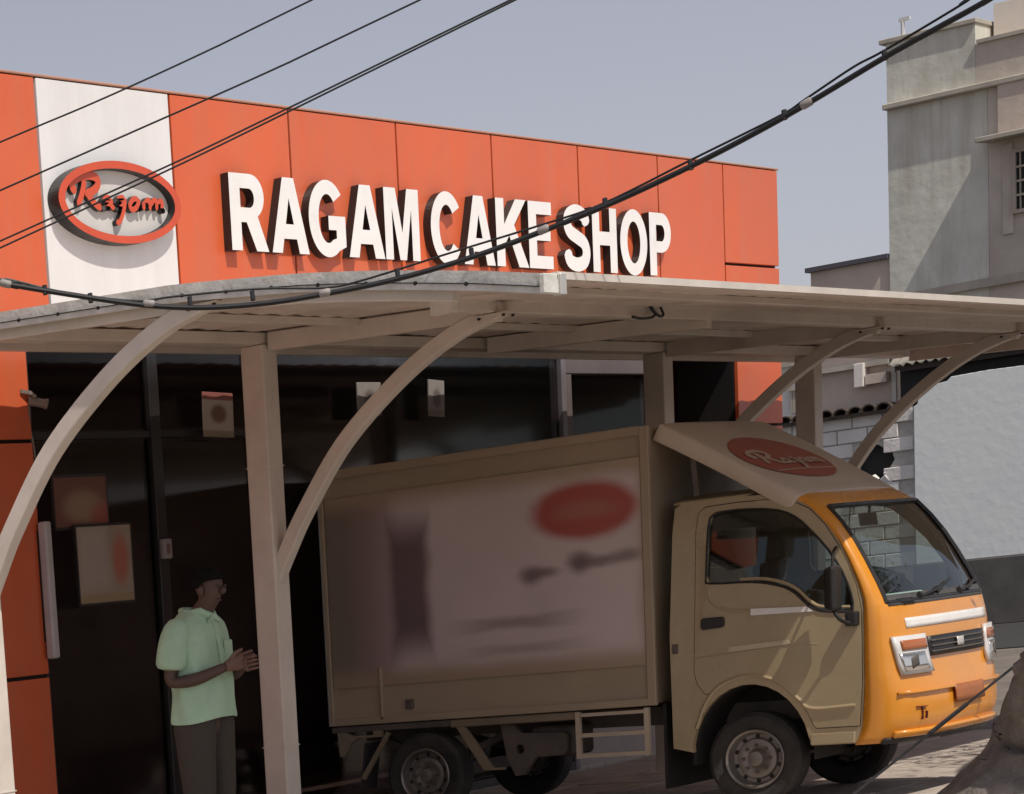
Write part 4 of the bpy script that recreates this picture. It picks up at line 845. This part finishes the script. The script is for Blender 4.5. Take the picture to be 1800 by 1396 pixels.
# pale building in the gap
q0, q1 = atX(1372, 640, 78), atX(1436, 640, 78)
fb_ = thing('far_house', (80, 32, 0), 'pale far house with barred window seen in the gap beside the orange pier', 'house')
fz = atX(1390, 600, 78).z
MB().box(78, 84, q1.y-2, q0.y+.6, 0, fz).build('wall', mat('far_white', (.62,.62,.61), .85, .05), fb_)
MB().box(77.8, 84, q1.y-2.1, q0.y+.7, fz+.002, fz+.15).build('roof_edge', ledm, fb_); zb_ = atX(1392, 641, 78).z; MB().box(77.85, 77.995, q1.y-2, q0.y+.6, zb_-.05, zb_+.08).build('ledge', ledm, fb_)
a, c = atX(1389, 688, 77.9), atX(1409, 724, 77.9)
wn = MB().box(77.95, 77.995, c.y, a.y, c.z, a.z).build('window', mat('far_window_dark', (.06,.065,.075), .4), fb_)
for k in range(5): y = c.y+(a.y-c.y)*(k+.5)/5; MB().box(77.90, 77.94, y-.025, y+.025, c.z, a.z).build('window_bar', ledm, wn)
MB().box(77.86, 77.949, c.y-.05, a.y+.05, a.z+.005, a.z+.12).build('window_lintel', ledm, wn)

# ------------------------------------------------------------------ leaning tree by the road, its flared foot in frame, crown out over the road
from mathutils import noise
ax_ = [atY(1806,1520,4.75), atY(1822,1440,4.7), atY(1842,1360,4.65), atY(1860,1280,4.6), atY(1874,1205,4.5), atY(1920,1090,4.35)]
ax_ = [Vector((ax_[0].x-.1, ax_[0].y, -.05))]+[p for p in ax_ if p.z > .08]
e_ = ax_[-1]; ax_ += [e_+Vector((.75,-.15,.75)), e_+Vector((1.7,-.35,1.5))]
tr = thing('roadside_tree', ax_[0], 'grey brown knotted tree trunk with flared foot leaning beside the truck nose', 'tree')
bark = mat('tree_bark', (.19,.165,.145), .95, .35, 7, bump=1.0, bscale=22, dirt=(.085,.072,.062), damt=.75, dscale=5)
P_ = cr(ax_, 16); NR = 40; rings = []; L0 = len(P_)
knots = [(random.uniform(.1,.7), random.uniform(0,2*PI), random.uniform(.05,.09)) for _ in range(26)]
for i, p in enumerate(P_):
    f = i/(L0-1); t = (P_[min(i+1,L0-1)]-P_[max(i-1,0)]).normalized(); sd = t.cross(Vector((0,1,0))).normalized(); nn = sd.cross(t)
    base = .16+.13*(1-f)+.10*max(0, 1-p.z/.75)**1.6; r_ = []
    for k in range(NR):
        a = 2*PI*k/NR; d = sd*math.cos(a)+nn*math.sin(a)
        rr = base*(1+.10*math.sin(a*5+f*3)*max(0, 1-p.z/.9)+.12*noise.noise(p*3+d*1.2)+.08*noise.noise(p*9+d*3))
        for kf, ka, kr in knots:
            dd = math.hypot((f-kf)*3.2, (((a-ka+PI) % (2*PI))-PI)*base)
            if dd < kr: u = dd/kr; rr += .03*math.sin(PI*min(1, u*1.15))-(.02 if u < .4 else 0)
        r_.append(p+d*rr)
    rings.append(r_)
tk = MB().loft(rings).build('trunk', bark, tr, smooth=True, sharp=60)
lf = MB(); rnd = random.Random(3); tip = P_[-1]; cen = tip+Vector((3.2,-.6,.9))
for k in range(6):
    c = cen+Vector((rnd.uniform(-1.2,1.2), rnd.uniform(-1.2,1.0), rnd.uniform(-.5,.9)))
    MB().tube(cr([tip, tip.lerp(c,.5)+Vector((0,0,.2)), c], 5), lambda i: .10-.008*i, 8).build('limb', bark, tr, smooth=True)
for k in range(6000):
    c = cen+Vector((rnd.gauss(0,.75), rnd.gauss(0,.7), rnd.gauss(0,.5))); u = Vector((rnd.gauss(0,1), rnd.gauss(0,1), rnd.gauss(0,.6))).normalized(); w_ = u.orthogonal().normalized(); s = rnd.uniform(.03,.065)
    lf.add([c-u*s, c+w_*s*.4, c+u*s, c-w_*s*.4], [(0,1,2,3)])
lf.build('crown', mat('leaf_green', (.06,.10,.025), .6, .4, 3), tr, norm=False)
# stay wire in front of the truck bumper
a, c = atY(1500, 1396, 4.9), atY(1800, 1158, 4.9); d = (c-a)
st_ = thing('stay_wire', a-d*(a.z/d.z), 'thin dark stay wire slanting up past the truck bumper', 'cable')
MB().tube([a-d*(a.z/d.z)*1.0, a, c, c+d*8], .0065, 6).build('wire', M['rubber'], st_)
a2 = a.lerp(c, .42); a3 = a.lerp(c, .64); MB().tube([a2, a3], .0105, 8).build('guard_sleeve', M['rubber'], st_, smooth=True)
q = a-d*(a.z/d.z); MB().box(q.x-.12, q.x+.12, q.y-.12, q.y+.12, -.03, .06).build('anchor_block', conc, st_, bevel=.02)

# ------------------------------------------------------------------ the man in the green shirt
pp = Vector((11.77, 8.10, 0)); yaw = R(3)
cy_, sy_ = math.cos(yaw), math.sin(yaw)
def P(x, y, z): return Vector((pp.x+cy_*x-sy_*y, pp.y+sy_*x+cy_*y, z))      # local: -y forward, -x his right
man = thing('person', pp, 'man in light green short sleeved shirt and dark trousers looking at his hands', 'person')
skin = mat('skin_brown', (.085,.045,.034), .55, .1, 12); hair = mat('hair_black', (.008,.007,.007), .95, spec=.1)
shirt = mat('shirt_green', (.42,.60,.43), .85, .08, 8, bump=.25, bscale=30, dirt=(.3,.43,.31), damt=.4, dscale=6); trs = mat('trousers_brown', (.055,.045,.036), .85, .15, 10, bump=.2, bscale=40)
V = []; Ed = []; Rd = []
def sv(p, r, frm=None):
    V.append(p); Rd.append(r if isinstance(r, tuple) else (r, r))
    if frm is not None: Ed.append((frm, len(V)-1))
    return len(V)-1
pel = sv(P(0,0,.90), (.13,.10)); sp1 = sv(P(0,.01,1.08), (.12,.09), pel); sp2 = sv(P(0,.015,1.25), (.12,.085), sp1); nk0 = sv(P(0,.02,1.37), (.055,.055), sp2); nk = sv(P(0,-.03,1.44), .050, nk0)
jw = sv(P(0,-.082,1.480), (.052,.058), nk); md = sv(P(0,-.078,1.54), (.066,.084), jw); hd_ = sv(P(0,-.076,1.595), (.066,.082), md); tp_ = sv(P(0,-.074,1.625), (.035,.045), hd_)
for sg in (-1, 1):
    sh_ = sv(P(.155*sg,.02,1.325), .050, nk0); ub = sv(P(.205*sg,.035,1.20), .044, sh_)
    if sg < 0: el = sv(P(-.225,.05,1.075), .040, ub); fa = sv(P(-.19,-.09,1.085), .037, el); wr = sv(P(-.10,-.225,1.14), .026, fa)
    else: el = sv(P(.225,.04,1.08), .040, ub); fa = sv(P(.17,-.10,1.09), .037, el); wr = sv(P(.045,-.235,1.135), .026, fa)
    hip = sv(P(.085*sg,0,.84), .085, pel); kn = sv(P(.10*sg,-.015,.48), .058, hip); an = sv(P(.10*sg,.03,.09), .038, kn); ft = sv(P(.115*sg,-.05,.045), .036, an); toe = sv(P(.125*sg,-.14,.03), .028, ft)
me = bpy.data.meshes.new('body'); me.from_pydata([v-pp for v in V], Ed, []); bo = bpy.data.objects.new('body', me); COL.objects.link(bo); me.materials.append(skin)
place(bo, pp, man); sk = bo.modifiers.new('skin', 'SKIN'); sk.use_smooth_shade = True
if not me.skin_vertices: bo.data.skin_vertices.new() if hasattr(bo.data.skin_vertices, 'new') else None
for i, r in enumerate(Rd): me.skin_vertices[0].data[i].radius = r; me.skin_vertices[0].data[i].use_root = (i == 0)
ss = bo.modifiers.new('subd', 'SUBSURF'); ss.levels = 2; ss.render_levels = 2
def ringp(c, rx, ry, n=22, e=2.4, ax=None):
    out = []
    for k in range(n):
        a = 2*PI*k/n; ca, sa = math.cos(a), math.sin(a); out.append((c[0]+rx*math.copysign(abs(ca)**(2/e), ca), c[1]+ry*math.copysign(abs(sa)**(2/e), sa), c[2]))
    return out
b = MB(); rgs = []
for z, rx, ry, dy in ((.865,.198,.142,.0),(.88,.200,.145,.0),(.94,.188,.138,-.005),(1.02,.182,.136,-.008),(1.10,.187,.138,-.002),(1.20,.197,.136,.01),(1.28,.203,.130,.016),(1.345,.200,.118,.02),(1.385,.165,.100,.022),(1.41,.115,.085,.02),(1.435,.078,.074,.015)):
    rr = []
    for k, p in enumerate(ringp((0, dy, z), rx, ry, 36)):
        w_ = (.010*math.sin(2*PI*k/36*9+z*11)*(1 if z < 1.2 else .5)+.006*math.sin(2*PI*k/36*4-z*17))*(.4 if z < .9 else 1); f_ = 1+w_/.15; zz = z-(.012*math.cos(2*PI*k/36*2) if z < .885 else 0)
        rr.append(P(p[0]*f_, dy+(p[1]-dy)*f_, zz+.006*math.sin(2*PI*k/36*5+z*9)*(1 if .9 < z < 1.2 else 0)))
    rgs.append(rr)
b.loft(rgs, 0, False)
for sg in (-1, 1):                                      # sleeves
    path = [P(.125*sg,.02,1.375), P(.175*sg,.022,1.345), P(.205*sg,.03,1.27), P(.215*sg,.036,1.20), P(.222*sg,.045,1.135)]
    b.tube(path, lambda i: (.06,.076,.080,.082,.086)[i], 16, up=P(0,-1,0)-pp)
so_ = b.build('shirt', shirt, man, smooth=True, sharp=70); q = so_.modifiers.new('solid', 'SOLIDIFY'); q.thickness = .004; q = so_.modifiers.new('subd', 'SUBSURF'); q.levels = 1; q.render_levels = 1
b = MB()
for sg in (-1, 1): b.tube([P(.075*sg,.02,1.425), P(.055*sg,-.05,1.43), P(.012*sg,-.088,1.40), P(.05*sg,-.098,1.372)], lambda i: (.016,.02,.02,.008)[i], 8)
b.tube(cr([P(-.076,.02,1.43), P(0,.09,1.442), P(.076,.02,1.43)], 5), .018, 8); b.build('collar', shirt, so_, smooth=True)
b = MB(); b.bar([P(.0,-.092,1.37), P(.0,-.121,1.25), P(.0,-.139,1.05), P(.0,-.142,.895)], .03, .006, P(0,-1,0)-pp); b.build('placket', shirt, so_)
b = MB(); c = P(.09,-.125,1.23); b.hexa([P(.045,-.118,1.17),P(.135,-.108,1.17),P(.135,-.106,1.27),P(.045,-.116,1.27)], [P(.045,-.128,1.17),P(.135,-.119,1.17),P(.135,-.117,1.27),P(.045,-.126,1.27)]); b.build('pocket', shirt, so_, bevel=.003, seg=1)
b = MB()
for sg in (-1, 1):
    rg = [[P(*p) for p in ringp((sg*x, y, z), rx, ry, 18, 2.2)] for z, x, y, rx, ry in ((.93,.08,0,.085,.098),(.84,.09,0,.098,.112),(.70,.095,-.003,.092,.10),(.50,.10,-.01,.078,.085),(.30,.10,.01,.070,.078),(.10,.10,.02,.072,.082),(.06,.10,.02,.074,.085))]
    b.loft(rg)
b.build('trousers', trs, man, smooth=True)
for sg in (-1, 1):
    b = MB(); b.loft([[P(*p) for p in ringp((.115*sg, y, .035+dz), rx, .035, 14)] for y, rx, dz in ((.09,.03,0),)]+[[P(.115*sg+rx*math.cos(2*PI*k/14), y, max(.004, .045+hz*math.sin(2*PI*k/14))) for k in range(14)] for y, rx, hz in ((.085,.02,.02),(.07,.038,.042),(0,.042,.05),(-.08,.047,.045),(-.15,.042,.036),(-.185,.02,.02))][0:]); b.build('shoe', M['black'], man, smooth=True)
# hands: palm, five fingers
for sg, wc, tip in ((-1, Vector((-.10,-.225,1.14)), Vector((-.0,-.275,1.165))), (1, Vector((.045,-.235,1.135)), Vector((-.035,-.30,1.14)))):
    d = (tip-wc).normalized(); up = Vector((0,.15,1)).normalized(); sd = d.cross(up).normalized(); b = MB(); L_ = lambda v: P(v.x, v.y, v.z)
    rg = [[L_(wc+d*t+sd*(wx*math.cos(2*PI*k/12))+up*(hz*math.sin(2*PI*k/12))) for k in range(12)] for t, wx, hz in ((-.02,.02,.026),(.02,.018,.034),(.06,.016,.042),(.09,.013,.040))]
    b.loft(rg)
    for f in range(4):
        base = wc+d*.07+up*(.030-.020*f); ln = (.065,.075,.07,.055)[f]; curl = sd*(-sg)
        b.tube([L_(base), L_(base+d*ln*.45+curl*.008), L_(base+d*ln*.75+curl*.028), L_(base+d*ln*.8+curl*.05)], lambda i: (.0095,.009,.008,.006)[i], 8)
    b.tube([L_(wc+d*.02+up*.025), L_(wc+d*.05+up*.05+sd*(-sg)*.012), L_(wc+d*.085+up*.055+sd*(-sg)*.025)], lambda i: (.012,.011,.008)[i], 8)
    b.build('hand', mat('skin_palm', (.16,.085,.065), .55, .1, 12), man, smooth=True)
b = MB(); n = 18; rg = []
for j in range(8):
    th = R(-8+98*j/7); rg.append([P(.084*math.cos(th)*math.cos(2*PI*k/n), -.062+.100*math.cos(th)*math.sin(2*PI*k/n)*(1 if math.sin(2*PI*k/n) > 0 else .9), 1.560+.092*math.sin(th)+(.035 if math.sin(2*PI*k/n) < -.3 and j < 3 else 0)) for k in range(n)])
b.loft(rg); b.build('hair', hair, man, smooth=True)
for sg in (-1, 1):
    MB().ball(P(.030*sg,-.155,1.548), .010, .010, .006).build('eye', mat('eye_dark', (.06,.05,.045), .3), man, smooth=True); MB().ball(P(.069*sg,-.068,1.535), .012, .02, .03).build('ear', skin, man, smooth=True)
MB().ball(P(0,-.158,1.525), .014, .022, .02).build('nose', skin, man, smooth=True)
MB().bar([P(-.022,-.136,1.477), P(0,-.141,1.477), P(.022,-.136,1.477)], .006, .006).build('mouth', mat('lips', (.10,.04,.035), .5), man)
